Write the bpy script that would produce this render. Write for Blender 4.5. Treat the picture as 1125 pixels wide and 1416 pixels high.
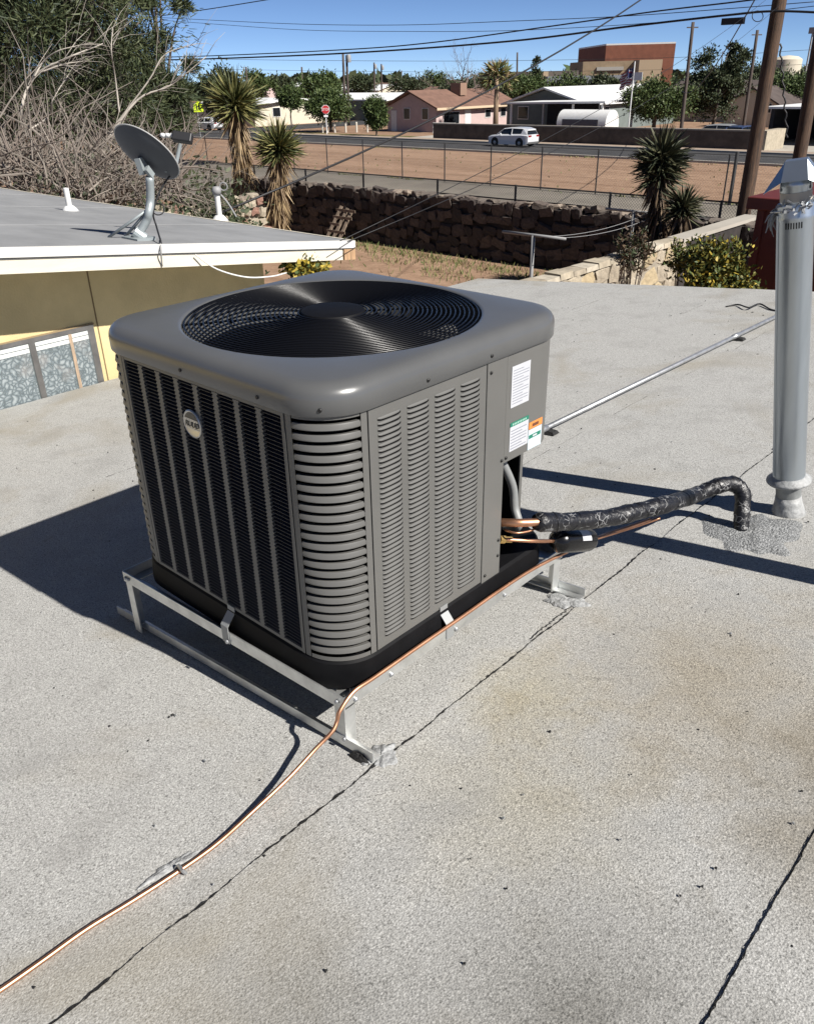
import bpy, bmesh, math, random
import numpy as np
from mathutils import Vector, Matrix
R = math.radians
SC = bpy.context.scene
COL = SC.collection
for o in list(bpy.data.objects): bpy.data.objects.remove(o)

# ------------------------------------------------------------------ camera
# world axes: X runs along the street and the house fronts, Y across it, Z up; z = 0 at the front foot of the condenser stand
CAM = Vector((1.16890, -1.01420, 1.4482))
PITCH, ROLL, YAW, FPX, PPX, PPY = 0.4864, -0.0208, 0.754, 1132.13, 558.2, 708.1
def _axes():
    f = Vector((0, math.cos(PITCH), -math.sin(PITCH))); r = Vector((1, 0, 0)); u = r.cross(f)
    r2 = r*math.cos(ROLL) + u*math.sin(ROLL); u2 = r2.cross(f)
    U = Vector((-math.cos(YAW), math.sin(YAW), 0)); V = Vector((math.sin(YAW), math.cos(YAW), 0))
    return [Vector((-a.dot(U), a.dot(V), a.z)) for a in (r2, u2, f)]
AR, AU, AF = _axes()
cd = bpy.data.cameras.new('camera'); cam = bpy.data.objects.new('camera', cd); COL.objects.link(cam)
cam.matrix_world = Matrix(((AR.x, AU.x, -AF.x, CAM.x), (AR.y, AU.y, -AF.y, CAM.y), (AR.z, AU.z, -AF.z, CAM.z), (0, 0, 0, 1)))
cd.sensor_fit = 'HORIZONTAL'; cd.sensor_width = 36.0; cd.lens = 36.0*FPX/1125.0
cd.shift_x = (562.5-PPX)/1125.0; cd.shift_y = (PPY-708.0)/1125.0
cd.clip_start = 0.05; cd.clip_end = 6000
SC.camera = cam

# ------------------------------------------------------------------ sky, sun, exposure
SUN = Vector((1.293, 0.109, 1.16)).normalized()          # towards the sun
w = bpy.data.worlds.new('World'); SC.world = w; w.use_nodes = True
nt = w.node_tree; nt.nodes.clear()
sky = nt.nodes.new('ShaderNodeTexSky'); sky.sky_type = 'NISHITA'; sky.sun_disc = False
sky.sun_elevation = math.asin(SUN.z); sky.sun_rotation = math.atan2(SUN.x, SUN.y)
sky.altitude = 2500; sky.air_density = 0.42; sky.dust_density = 0.0; sky.ozone_density = 4.0
bg = nt.nodes.new('ShaderNodeBackground'); bg.inputs['Strength'].default_value = 0.062
wo = nt.nodes.new('ShaderNodeOutputWorld')
nt.links.new(sky.outputs[0], bg.inputs[0]); nt.links.new(bg.outputs[0], wo.inputs[0])
sd = bpy.data.lights.new('sun', 'SUN'); sd.energy = 5.0; sd.angle = R(0.53); sd.color = (1.0, 0.955, 0.89)
so = bpy.data.objects.new('sun', sd); COL.objects.link(so)
so.rotation_euler = (-SUN).to_track_quat('-Z', 'Y').to_euler(); so.location = (20, 5, 30)
SC.view_settings.view_transform = 'Standard'; SC.view_settings.look = 'None'
SC.view_settings.exposure = 0.88; SC.view_settings.gamma = 1.0; SC.view_settings.use_curve_mapping = False

# ------------------------------------------------------------------ photo pixel -> place on a plane
def ray(x, y): return AF + AR*((x-PPX)/FPX) - AU*((y-PPY)/FPX)
def gz(x, y, z): d = ray(x, y); return CAM + d*((z-CAM.z)/d.z)
def gy(x, y, Y): d = ray(x, y); return CAM + d*((Y-CAM.y)/d.y)
def gx(x, y, X): d = ray(x, y); return CAM + d*((X-CAM.x)/d.x)
def gd(x, y, D): d = ray(x, y); return CAM + d*(D/math.hypot(d.x, d.y))
RS, RX0 = 0.10, 0.11                                      # the flat roof falls 1 in 10 towards -X
def rz(x): return RS*(x-RX0)
def gs(x, y, h=0.0):
    d = ray(x, y); t = (RS*(CAM.x-RX0)+h-CAM.z)/(d.z-RS*d.x); return CAM + d*t
NS, NY0, NZ0 = 0.122, 3.744, 0.302                        # neighbour roof: falls towards +Y, eave at NY0
def nz(y): return NZ0+NS*(NY0-y)
def gn(x, y, h=0.0):
    d = ray(x, y); t = (NZ0+NS*(NY0-CAM.y)+h-CAM.z)/(d.z+NS*d.y); return CAM + d*t
G = -3.55                                                 # yard, alley, field and street

# ------------------------------------------------------------------ materials
MATS = {}
KA = 0.74                                                 # real surfaces are darker than they look in the bright exposure
def mat(name, col, rough=0.7, metal=0.0, var=0.0, vscale=5.0, col2=None, bump=0.0, bscale=60.0, spec=0.5, detail=4.0, trans=0.0, coat=0.0, stretch=None, lo=0.35, hi=0.65):
    if name in MATS: return MATS[name]
    if metal < 0.5: col = tuple(c*KA for c in col); col2 = tuple(c*KA for c in col2) if col2 else None
    m = bpy.data.materials.new(name); m.use_nodes = True; n = m.node_tree.nodes; l = m.node_tree.links
    b = n['Principled BSDF']; b.inputs['Roughness'].default_value = rough; b.inputs['Metallic'].default_value = metal
    b.inputs['Specular IOR Level'].default_value = spec
    if coat: b.inputs['Coat Weight'].default_value = coat
    c4 = (*col, 1)
    b.inputs['Base Color'].default_value = c4
    if var or col2 or bump:
        tc = n.new('ShaderNodeTexCoord'); src = tc.outputs['Object']
        if stretch:
            mp = n.new('ShaderNodeMapping'); mp.inputs['Scale'].default_value = stretch; l.new(src, mp.inputs[0]); src = mp.outputs[0]
    if var or col2:
        t = n.new('ShaderNodeTexNoise'); t.inputs['Scale'].default_value = vscale; t.inputs['Detail'].default_value = detail; t.inputs['Roughness'].default_value = 0.6
        l.new(src, t.inputs['Vector'])
        r = n.new('ShaderNodeValToRGB'); r.color_ramp.elements[0].position = lo; r.color_ramp.elements[1].position = hi
        if col2 is None: col2 = tuple(min(1, c*(1+var)) for c in col); c4 = (*[c*(1-var) for c in col], 1)
        r.color_ramp.elements[0].color = c4; r.color_ramp.elements[1].color = (*col2, 1)
        l.new(t.outputs[0], r.inputs[0]); l.new(r.outputs[0], b.inputs['Base Color'])
    if bump:
        t2 = n.new('ShaderNodeTexNoise'); t2.inputs['Scale'].default_value = bscale; t2.inputs['Detail'].default_value = 5
        l.new(src, t2.inputs['Vector'])
        bp = n.new('ShaderNodeBump'); bp.inputs['Strength'].default_value = bump; bp.inputs['Distance'].default_value = 0.02
        l.new(t2.outputs[0], bp.inputs['Height']); l.new(bp.outputs[0], b.inputs['Normal'])
    MATS[name] = m
    return m

def ramp(n, stops):
    r = n.new('ShaderNodeValToRGB'); e = r.color_ramp.elements
    while len(e) < len(stops): e.new(0.5)
    for i, (p, c) in enumerate(stops): e[i].position = p; e[i].color = (*c, 1)
    return r
def mix(n, l, fac, a, b):
    x = n.new('ShaderNodeMix'); x.data_type = 'RGBA'
    if hasattr(fac, 'links'): l.new(fac, x.inputs[0])
    else: x.inputs[0].default_value = fac
    for s, i in ((a, 6), (b, 7)):
        if isinstance(s, tuple): x.inputs[i].default_value = (*s, 1)
        else: l.new(s, x.inputs[i])
    return x.outputs[2]
def noise(n, l, src, scale, detail=3.0, rough=0.55, dist=0.0):
    t = n.new('ShaderNodeTexNoise'); t.inputs['Scale'].default_value = scale; t.inputs['Detail'].default_value = detail
    t.inputs['Roughness'].default_value = rough; t.inputs['Distortion'].default_value = dist; l.new(src, t.inputs['Vector']); return t.outputs[0]

def roof_material():                                      # mineral-surfaced roll roofing
    m = bpy.data.materials.new('roll_roofing'); m.use_nodes = True; n = m.node_tree.nodes; l = m.node_tree.links
    b = n['Principled BSDF']; b.inputs['Roughness'].default_value = 0.9; b.inputs['Specular IOR Level'].default_value = 0.25
    src = n.new('ShaderNodeTexCoord').outputs['Object']
    grain = noise(n, l, src, 215, 4, 0.75); clump = noise(n, l, src, 130, 4, 0.75); big = noise(n, l, src, 1.1, 4, 0.6, 0.6); mid = noise(n, l, src, 4.5, 5, 0.65, 0.3)
    vor = n.new('ShaderNodeTexVoronoi'); vor.inputs['Scale'].default_value = 230; l.new(src, vor.inputs['Vector'])
    base = ramp(n, [(0.32, (0.10, 0.10, 0.096)), (0.43, (0.28, 0.278, 0.266)), (0.56, (0.37, 0.368, 0.352)), (0.66, (0.54, 0.538, 0.52))]); l.new(grain, base.inputs[0])
    dark = ramp(n, [(0.36, (.85, .85, .85)), (0.44, (0, 0, 0))]); l.new(clump, dark.inputs[0])
    c = mix(n, l, dark.outputs[0], base.outputs[0], (0.125, 0.124, 0.117))
    # brown dust stains with a shape of their own
    st = ramp(n, [(0.53, (0, 0, 0)), (0.68, (0.55, 0.55, 0.55))]); l.new(big, st.inputs[0])
    c = mix(n, l, st.outputs[0], c, (0.235, 0.21, 0.16))
    dk = ramp(n, [(0.50, (0, 0, 0)), (0.70, (0.34, 0.34, 0.34))]); l.new(mid, dk.inputs[0])
    c = mix(n, l, dk.outputs[0], c, (0.185, 0.182, 0.172))
    for (cx, cy, rad, colr, amt) in ((0.62, 0.75, 0.62, (0.22, 0.185, 0.13), .62), (0.45, 0.10, 0.40, (0.26, 0.235, 0.175), .5), (0.95, 1.5, .6, (0.23, 0.20, 0.15), .5), (0.80, -.25, .38, (0.150, 0.147, 0.140), .8), (0.5, -.55, .30, (0.175, 0.172, 0.165), .7), (1.1, .5, .45, (0.17, 0.155, 0.13), .7), (0.25, .45, .25, (0.30, 0.275, 0.205), .6), (-1.2, 1.2, .9, (0.27, 0.25, 0.21), .4)):
        vd = n.new('ShaderNodeVectorMath'); vd.operation = 'DISTANCE'; l.new(src, vd.inputs[0]); vd.inputs[1].default_value = (cx, cy, rz(cx))
        ad = n.new('ShaderNodeMath'); ad.operation = 'MULTIPLY_ADD'; l.new(mid, ad.inputs[0]); ad.inputs[1].default_value = rad*1.6; l.new(vd.outputs['Value'], ad.inputs[2])
        sr = ramp(n, [(0.0, (amt, amt, amt)), (1.0, (0, 0, 0))]); mr = n.new('ShaderNodeMapRange'); mr.inputs['From Min'].default_value = rad*.75; mr.inputs['From Max'].default_value = rad*1.75; l.new(ad.outputs[0], mr.inputs['Value']); l.new(mr.outputs[0], sr.inputs[0])
        gm = n.new('ShaderNodeMix'); gm.data_type = 'RGBA'; gm.blend_type = 'MULTIPLY'; gm.inputs[0].default_value = 1; l.new(c, gm.inputs[6]); gm.inputs[7].default_value = tuple(min(1, q/.33) for q in colr)+(1,)
        c = mix(n, l, sr.outputs[0], c, gm.outputs[2])
    l.new(c, b.inputs['Base Color'])
    add = n.new('ShaderNodeMath'); add.operation = 'ADD'; l.new(grain, add.inputs[0]); l.new(vor.outputs[0], add.inputs[1])
    bp = n.new('ShaderNodeBump'); bp.inputs['Strength'].default_value = 0.40; bp.inputs['Distance'].default_value = 0.003
    l.new(add.outputs[0], bp.inputs['Height']); l.new(bp.outputs[0], b.inputs['Normal'])
    return m
M_ROOF = roof_material()
def dirt_material():
    m = bpy.data.materials.new('desert_dirt'); m.use_nodes = True; n = m.node_tree.nodes; l = m.node_tree.links
    b = n['Principled BSDF']; b.inputs['Roughness'].default_value = 0.95; b.inputs['Specular IOR Level'].default_value = 0.1
    src = n.new('ShaderNodeTexCoord').outputs['Object']
    mp = n.new('ShaderNodeMapping'); mp.inputs['Scale'].default_value = (0.05, 0.55, 1); l.new(src, mp.inputs[0])
    streak = noise(n, l, mp.outputs[0], 1.2, 5, 0.6, 0.4); fine = noise(n, l, src, 2.2, 6, 0.7)
    a = ramp(n, [(0.3, (0.155, 0.092, 0.060)), (0.66, (0.31, 0.205, 0.14))]); l.new(streak, a.inputs[0])
    f = ramp(n, [(0.35, (0.14, 0.088, 0.056)), (0.65, (0.30, 0.205, 0.14))]); l.new(fine, f.inputs[0])
    l.new(mix(n, l, 0.40, a.outputs[0], f.outputs[0]), b.inputs['Base Color'])
    bp = n.new('ShaderNodeBump'); bp.inputs['Strength'].default_value = 0.6; bp.inputs['Distance'].default_value = 0.08
    l.new(fine, bp.inputs['Height']); l.new(bp.outputs[0], b.inputs['Normal'])
    return m
M_DIRT = dirt_material()
def curtain_material():
    m = bpy.data.materials.new('floral_curtain'); m.use_nodes = True; n = m.node_tree.nodes; l = m.node_tree.links
    b = n['Principled BSDF']; b.inputs['Roughness'].default_value = 0.8
    src = n.new('ShaderNodeTexCoord').outputs['Object']
    nz_ = n.new('ShaderNodeTexNoise'); nz_.inputs['Scale'].default_value = 9; l.new(src, nz_.inputs['Vector'])
    mx = n.new('ShaderNodeMix'); mx.data_type = 'RGBA'; mx.inputs[0].default_value = 0.12; l.new(src, mx.inputs[6]); l.new(nz_.outputs['Color'], mx.inputs[7])
    v = n.new('ShaderNodeTexVoronoi'); v.feature = 'DISTANCE_TO_EDGE'; v.inputs['Scale'].default_value = 34; l.new(mx.outputs[2], v.inputs['Vector'])
    r = ramp(n, [(0.02, (0.02, 0.03, 0.04)), (0.12, (0.085, 0.105, 0.12)), (0.35, (0.24, 0.26, 0.27))]); l.new(v.outputs['Distance'], r.inputs[0])
    p = noise(n, l, src, 6, 3); pr = ramp(n, [(0.5, (0, 0, 0)), (0.7, (0.6, 0.6, 0.6))]); l.new(p, pr.inputs[0])
    l.new(mix(n, l, pr.outputs[0], r.outputs[0], (0.20, 0.165, 0.15)), b.inputs['Base Color'])
    return m
def wrap_material():                                      # black pipe wrap with scuffed white print and tape turns
    m = bpy.data.materials.new('printed_black_wrap'); m.use_nodes = True; n = m.node_tree.nodes; l = m.node_tree.links
    b = n['Principled BSDF']; b.inputs['Roughness'].default_value = 0.38
    src = n.new('ShaderNodeTexCoord').outputs['Object']
    v = n.new('ShaderNodeTexVoronoi'); v.feature = 'DISTANCE_TO_EDGE'; v.inputs['Scale'].default_value = 48; l.new(src, v.inputs['Vector'])
    r = ramp(n, [(0.03, (0.20, 0.20, 0.20)), (0.055, (0.004, 0.004, 0.006))]); l.new(v.outputs['Distance'], r.inputs[0])
    k = noise(n, l, src, 24, 2); kr = ramp(n, [(0.52, (0, 0, 0)), (0.58, (.9, .9, .9))]); l.new(k, kr.inputs[0])
    l.new(mix(n, l, kr.outputs[0], (0.007, 0.007, 0.009), r.outputs[0]), b.inputs['Base Color'])
    bp = n.new('ShaderNodeBump'); bp.inputs['Strength'].default_value = 0.7; bp.inputs['Distance'].default_value = 0.005
    l.new(noise(n, l, src, 45, 4, .6, 1.5), bp.inputs['Height']); l.new(bp.outputs[0], b.inputs['Normal'])
    return m

PAINT = mat('grey_enamel', (0.136, 0.134, 0.126), 0.46, 0.0, 0.09, 2.2, spec=0.5, bump=0.03, bscale=900)
PAINT_TOP = mat('grey_enamel_cap', (0.124, 0.126, 0.126), 0.29, 0.15, 0.08, 2.2, spec=0.5, bump=0.02, bscale=900)
BLACK = mat('black_plastic', (0.006, 0.006, 0.007), 0.6, 0, 0.3, 9, spec=0.12)
DARK = mat('dark_interior', (0.006, 0.006, 0.007), 0.9, spec=0.1)
SLATM = mat('shade_toned_grille', (0.011, 0.012, 0.020), 0.5)  # grey slats coloured near-black navy, their shade put into the paint
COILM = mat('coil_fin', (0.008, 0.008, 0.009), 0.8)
WIRE = mat('black_glossy_wire', (0.006, 0.006, 0.007), 0.27, 0, spec=0.30)
GALV = mat('galvanized_steel', (0.40, 0.41, 0.42), 0.42, 0.75, 0.18, 22, bump=0.03, bscale=80)
FLUE = mat('galvanized_flue', (0.44, 0.485, 0.525), 0.33, 0.9, 0.10, 7, bump=0.02, bscale=30, stretch=(1, 1, 0.2))
ANGLE = mat('bare_angle_steel', (0.62, 0.63, 0.62), 0.42, 0.85, 0.15, 14)
COPPER = mat('copper_tube', (0.55, 0.29, 0.175), 0.42, 0.95, 0.18, 16)
BRASS = mat('brass_fitting', (0.70, 0.50, 0.20), 0.3, 0.95)
SCREW = mat('dark_screw', (0.02, 0.02, 0.02), 0.4, 0.6)
TAR = mat('black_roof_cement', (0.014, 0.014, 0.014), 0.8, 0, 0.5, 70, bump=0.6, bscale=150)
SILVER = mat('aluminium_mastic', (0.26, 0.265, 0.265), 0.7, 0.0, 0, 55, (0.46, 0.47, 0.47), bump=0.5, bscale=90, detail=6)
ZINC = mat('zinc_coated_lead', (0.30, 0.305, 0.305), 0.6, 0.0, 0, 40, (0.45, 0.46, 0.46), bump=0.25, bscale=50)
FOIL = mat('dull_foil', (0.30, 0.31, 0.32), 0.8)
MASTIC = mat('granule_mastic', (0.13, 0.135, 0.135), 0.85, 0.0, 0, 130, (0.46, 0.47, 0.47), bump=0.7, bscale=160, detail=6)
WHITE = mat('white_label', (0.56, 0.57, 0.60), 0.35, 0, 0.03, 30)
GREEN = mat('green_label', (0.02, 0.20, 0.13), 0.4)
ORANGE = mat('orange_label', (0.80, 0.28, 0.07), 0.4)
BROWNL = mat('brown_label_print', (0.16, 0.06, 0.03), 0.4)
PRINT = mat('grey_print', (0.22, 0.235, 0.28), 0.5)
YWALL = mat('yellow_stucco', (0.70, 0.57, 0.30), 0.85, 0, 0.08, 4, bump=0.15, bscale=70)
CREAMF = mat('cream_fascia', (0.72, 0.665, 0.545), 0.6, 0, 0.07, 5, stretch=(1, 0.3, 3))
WOOD = mat('raw_pine', (0.42, 0.26, 0.14), 0.7, 0, 0.25, 12, stretch=(1, 6, 1))
NROOF = mat('grey_coated_roof', (0.31, 0.315, 0.32), 0.75, 0, 0, 1.8, (0.245, 0.25, 0.255), bump=0.15, bscale=9, stretch=(1, 1.6, 1), detail=7, spec=.25)
ALU = mat('weathered_aluminium', (0.16, 0.155, 0.15), 0.45, 0.6, 0.2, 9)
WHITEP = mat('white_paint', (0.78, 0.78, 0.76), 0.5, 0, 0.05, 5)
POLEW = mat('creosoted_pole', (0.125, 0.070, 0.040), 0.85, 0, 0, 6, (0.035, 0.021, 0.014), bump=0.5, bscale=20, stretch=(6, 6, 0.4))
POLEG = mat('weathered_pole', (0.085, 0.065, 0.055), 0.9, 0, 0.3, 4, stretch=(4, 4, 0.4))
CABLE = mat('black_cable', (0.012, 0.012, 0.014), 0.6)
CABLEG = mat('grey_cable', (0.30, 0.30, 0.30), 0.6)
STONED = [mat('dark_stone_%d' % i, c, 0.9, 0, 0.3, 6, bump=0.5, bscale=12) for i, c in enumerate([(0.060, 0.046, 0.040), (0.085, 0.066, 0.056), (0.042, 0.034, 0.031), (0.11, 0.085, 0.07)])]
STONEL = [mat('light_stone_%d' % i, c, 0.9, 0, 0.2, 5, bump=0.4, bscale=14) for i, c in enumerate([(0.42, 0.365, 0.275), (0.36, 0.31, 0.235), (0.47, 0.42, 0.335), (0.41, 0.33, 0.205)])]
MORTAR = mat('dark_mortar', (0.028, 0.023, 0.021), 0.95, 0, 0.3, 5)
MORTARL = mat('pale_mortar', (0.34, 0.30, 0.235), 0.95, 0, 0.15, 8, bump=0.4, bscale=20)
CAPST = mat('mortar_cap', (0.14, 0.115, 0.095), 0.95, 0, 0.25, 5, bump=0.6, bscale=10)
FPOST = mat('fence_steel', (0.06, 0.06, 0.06), 0.55, 0.5)
FMESH = mat('fence_wire', (0.27, 0.26, 0.24), 0.5, 0.6)
ALLEY = mat('alley_concrete', (0.24, 0.215, 0.18), 0.95, 0, 0.14, 0.6, bump=0.2, bscale=5, spec=0.1)
ASPH = mat('asphalt', (0.062, 0.062, 0.064), 0.9, 0, 0.2, 0.8, spec=0.2)
CONC = mat('concrete', (0.42, 0.39, 0.34), 0.9, 0, 0.1, 0.7, spec=0.2)
SIDEW = mat('dusty_sidewalk', (0.36, 0.28, 0.22), 0.9, 0, 0.12, 0.7, spec=0.2)
GRASSG = mat('lawn_patch', (0.10, 0.105, 0.035), 0.95, 0, 0, 0.6, (0.23, 0.18, 0.09), spec=0.1)
BLADE = [mat('grass_blade_%d' % i, c, 0.8) for i, c in enumerate([(0.10, 0.14, 0.035), (0.24, 0.21, 0.085), (0.16, 0.17, 0.05)])]
BARK = mat('grey_bark', (0.14, 0.115, 0.095), 0.95, 0, 0.25, 8)
TWIG = mat('dead_twig', (0.225, 0.195, 0.165), 0.9, 0, 0.35, 1.2)
TWIG2 = mat('pale_dead_branch', (0.44, 0.40, 0.345), 0.9, 0, 0.2, 3)
def leafmats(p, cols, rough=0.6): return [mat('%s_%d' % (p, i), c, rough, spec=0.3) for i, c in enumerate(cols)]
PINE = leafmats('pine_needles', [(0.030, 0.046, 0.020), (0.058, 0.076, 0.032), (0.095, 0.112, 0.050)])
LEAF = leafmats('green_leaves', [(0.042, 0.072, 0.020), (0.070, 0.104, 0.030), (0.105, 0.140, 0.045)])
LEAFD = leafmats('dark_leaves', [(0.034, 0.050, 0.022), (0.052, 0.070, 0.032), (0.082, 0.098, 0.046)])
YLEAF = leafmats('yellow_green_leaves', [(0.16, 0.15, 0.03), (0.40, 0.30, 0.04), (0.085, 0.10, 0.022)])
YUCG = leafmats('yucca_blade', [(0.060, 0.074, 0.026), (0.14, 0.15, 0.050), (0.27, 0.25, 0.095)])
YUCD = leafmats('dead_yucca_leaf', [(0.33, 0.23, 0.125), (0.24, 0.165, 0.095), (0.42, 0.31, 0.17)])
YUCT = leafmats('dark_yucca_blade', [(0.030, 0.038, 0.020), (0.062, 0.070, 0.036), (0.12, 0.12, 0.066)])
YUCTD = leafmats('brown_yucca_leaf', [(0.13, 0.09, 0.055), (0.20, 0.14, 0.085), (0.085, 0.06, 0.04)])
GLASS = mat('dark_window_glass', (0.015, 0.018, 0.022), 0.08, spec=0.8)

# ------------------------------------------------------------------ mesh builder
class MB:
    def __init__(s): s.v = []; s.f = []; s.m = []
    def quad(s, a, b, c, d, m=0):
        i = len(s.v); s.v += [tuple(a), tuple(b), tuple(c), tuple(d)]; s.f.append((i, i+1, i+2, i+3)); s.m.append(m)
    def poly(s, pts, m=0):
        i = len(s.v); s.v += [tuple(p) for p in pts]; s.f.append(tuple(range(i, i+len(pts)))); s.m.append(m)
    def box(s, a, b, m=0, top=None):
        (x0, y0, z0), (x1, y1, z1) = a, b; i = len(s.v)
        s.v += [(x0, y0, z0), (x1, y0, z0), (x1, y1, z0), (x0, y1, z0), (x0, y0, z1), (x1, y0, z1), (x1, y1, z1), (x0, y1, z1)]
        for q in ((0, 3, 2, 1), (4, 5, 6, 7), (0, 1, 5, 4), (1, 2, 6, 5), (2, 3, 7, 6), (3, 0, 4, 7)): s.f.append(tuple(i+k for k in q)); s.m.append(m)
    def hexa(s, bot, top, m=0):                            # two rings of n points
        n = len(bot); i = len(s.v); s.v += [tuple(p) for p in bot]+[tuple(p) for p in top]
        s.f.append(tuple(i+k for k in reversed(range(n)))); s.m.append(m); s.f.append(tuple(i+n+k for k in range(n))); s.m.append(m)
        for k in range(n): k2 = (k+1) % n; s.f.append((i+k, i+k2, i+n+k2, i+n+k)); s.m.append(m)
    def bar(s, p, q, w, h, up=(0, 0, 1), m=0):             # rectangular bar from p to q
        p, q = Vector(p), Vector(q); t = (q-p).normalized(); a = t.cross(Vector(up))
        if a.length < 1e-4: a = t.cross(Vector((1, 0, 0)))
        a.normalize(); b = a.cross(t)
        c = [a*(w/2)*i+b*(h/2)*j for i, j in ((-1, -1), (1, -1), (1, 1), (-1, 1))]
        s.hexa([p+k for k in c], [q+k for k in c], m)
    def tube(s, pts, r, n=8, m=0, cap=True, closed=False):
        pts = [Vector(p) for p in pts]; L = len(pts); rr = r if hasattr(r, '__len__') else [r]*L
        base = len(s.v); nrm = None
        for i, p in enumerate(pts):
            a = pts[(i-1) % L] if (i > 0 or closed) else pts[i]; b = pts[(i+1) % L] if (i < L-1 or closed) else pts[i]
            t = b-a; t = t.normalized() if t.length > 1e-9 else Vector((0, 0, 1))
            if nrm is None:
                nrm = t.cross(Vector((0.31, 0.17, 0.93)));
                if nrm.length < 1e-3: nrm = t.cross(Vector((1, 0, 0)))
            nrm = (nrm-t*nrm.dot(t)).normalized(); bn = t.cross(nrm)
            for k in range(n):
                an = 2*math.pi*k/n; s.v.append(tuple(p+(nrm*math.cos(an)+bn*math.sin(an))*rr[i]))
        for i in range(L if closed else L-1):
            j = (i+1) % L
            for k in range(n): k2 = (k+1) % n; s.f.append((base+i*n+k, base+i*n+k2, base+j*n+k2, base+j*n+k)); s.m.append(m)
        if cap and not closed:
            s.f.append(tuple(base+k for k in reversed(range(n)))); s.m.append(m)
            s.f.append(tuple(base+(L-1)*n+k for k in range(n))); s.m.append(m)
    def lathe(s, prof, c=(0, 0, 0), axis=(0, 0, 1), n=24, m=0, cap=True):
        ax = Vector(axis).normalized(); a = ax.cross(Vector((0.2, 0.9, 0.1)))
        if a.length < 1e-3: a = ax.cross(Vector((1, 0, 0)))
        a.normalize(); b = ax.cross(a); c = Vector(c); base = len(s.v)
        for r, z in prof:
            for k in range(n): t = 2*math.pi*k/n; s.v.append(tuple(c+ax*z+(a*math.cos(t)+b*math.sin(t))*r))
        for i in range(len(prof)-1):
            for k in range(n): k2 = (k+1) % n; s.f.append((base+i*n+k, base+i*n+k2, base+(i+1)*n+k2, base+(i+1)*n+k)); s.m.append(m)
        if cap:
            s.f.append(tuple(base+k for k in reversed(range(n)))); s.m.append(m)
            j = base+(len(prof)-1)*n; s.f.append(tuple(j+k for k in range(n))); s.m.append(m)
    def rings(s, loops, m=0, closed=True):                 # bridge successive loops with equal counts
        base = len(s.v); n = len(loops[0])
        for lp in loops: s.v += [tuple(p) for p in lp]
        for i in range(len(loops)-1):
            for k in range(n if closed else n-1): k2 = (k+1) % n; s.f.append((base+i*n+k, base+i*n+k2, base+(i+1)*n+k2, base+(i+1)*n+k)); s.m.append(m)
    def mesh(s, name, mats):
        me = bpy.data.meshes.new(name); me.from_pydata(s.v, [], s.f)
        for mm in (mats if isinstance(mats, (list, tuple)) else [mats]): me.materials.append(mm)
        if any(s.m): me.polygons.foreach_set('material_index', s.m)
        me.update(); return me
    def build(s, name, mats, parent=None, smooth=False, bevel=0, fixn=False):
        me = s.mesh(name, mats)
        if fixn:
            b = bmesh.new(); b.from_mesh(me); bmesh.ops.remove_doubles(b, verts=b.verts, dist=1e-5); bmesh.ops.recalc_face_normals(b, faces=b.faces); b.to_mesh(me); b.free()
        return link(name, me, parent, smooth, bevel)
def link(name, me, parent=None, smooth=False, bevel=0):
    o = bpy.data.objects.new(name, me); COL.objects.link(o)
    if parent is not None: attach(o, parent)
    if smooth: me.shade_smooth() if smooth is True else me.set_sharp_from_angle(angle=R(smooth))
    if smooth and smooth is not True:
        me.polygons.foreach_set('use_smooth', [True]*len(me.polygons)); me.set_sharp_from_angle(angle=R(smooth))
    if bevel:
        md = o.modifiers.new('bevel', 'BEVEL'); md.width = bevel; md.segments = 2; md.limit_method = 'ANGLE'; md.angle_limit = R(40)
    return o
ORIG = {}
def attach(o, parent):
    o.parent = parent                                       # parts are modelled in world axes; only a thing's Empty is offset
    o.matrix_parent_inverse = Matrix.Translation(-ORIG[parent.name]) if parent.name in ORIG else Matrix.Identity(4)
def thing(name, label, cat, loc=(0, 0, 0), group=None):
    o = bpy.data.objects.new(name, None); COL.objects.link(o); o.empty_display_size = 0.1
    o.location = loc; ORIG[o.name] = Vector(loc); o['label'] = label; o['category'] = cat
    if group: o['group'] = group
    return o
def tag(o, label, cat, group=None, kind=None):
    o['label'] = label; o['category'] = cat
    if group: o['group'] = group
    if kind: o['kind'] = kind
    return o
def struct(o): o['kind'] = 'structure'; return o
def stuff(o): o['kind'] = 'stuff'; return o
def copy_tree(o, parent=None):
    c = o.copy(); COL.objects.link(c)
    if parent is not None: c.parent = parent
    for ch in o.children: copy_tree(ch, c)
    return c
def inst(name, me, parent, loc, rot=None, scale=None):     # a repeated piece that shares its mesh
    o = bpy.data.objects.new(name, me); COL.objects.link(o); attach(o, parent); o.location = loc
    if rot: o.rotation_euler = rot
    if scale: o.scale = scale
    return o
def curve_pts(pts, n=6):                                    # Catmull-Rom through the points
    P = [Vector(p) for p in pts]; P = [P[0]*2-P[1]]+P+[P[-1]*2-P[-2]]; out = []
    for i in range(1, len(P)-2):
        a, b, c, d = P[i-1:i+3]
        for k in range(n):
            t = k/n; out.append(0.5*((2*b)+(c-a)*t+(2*a-5*b+4*c-d)*t*t+(3*b-a-3*c+d)*t**3))
    out.append(P[-2]); return out
def sag(a, b, s, n=14):
    a, b = Vector(a), Vector(b); return [a.lerp(b, k/n)-Vector((0, 0, 4*s*(k/n)*(1-k/n))) for k in range(n+1)]
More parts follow.
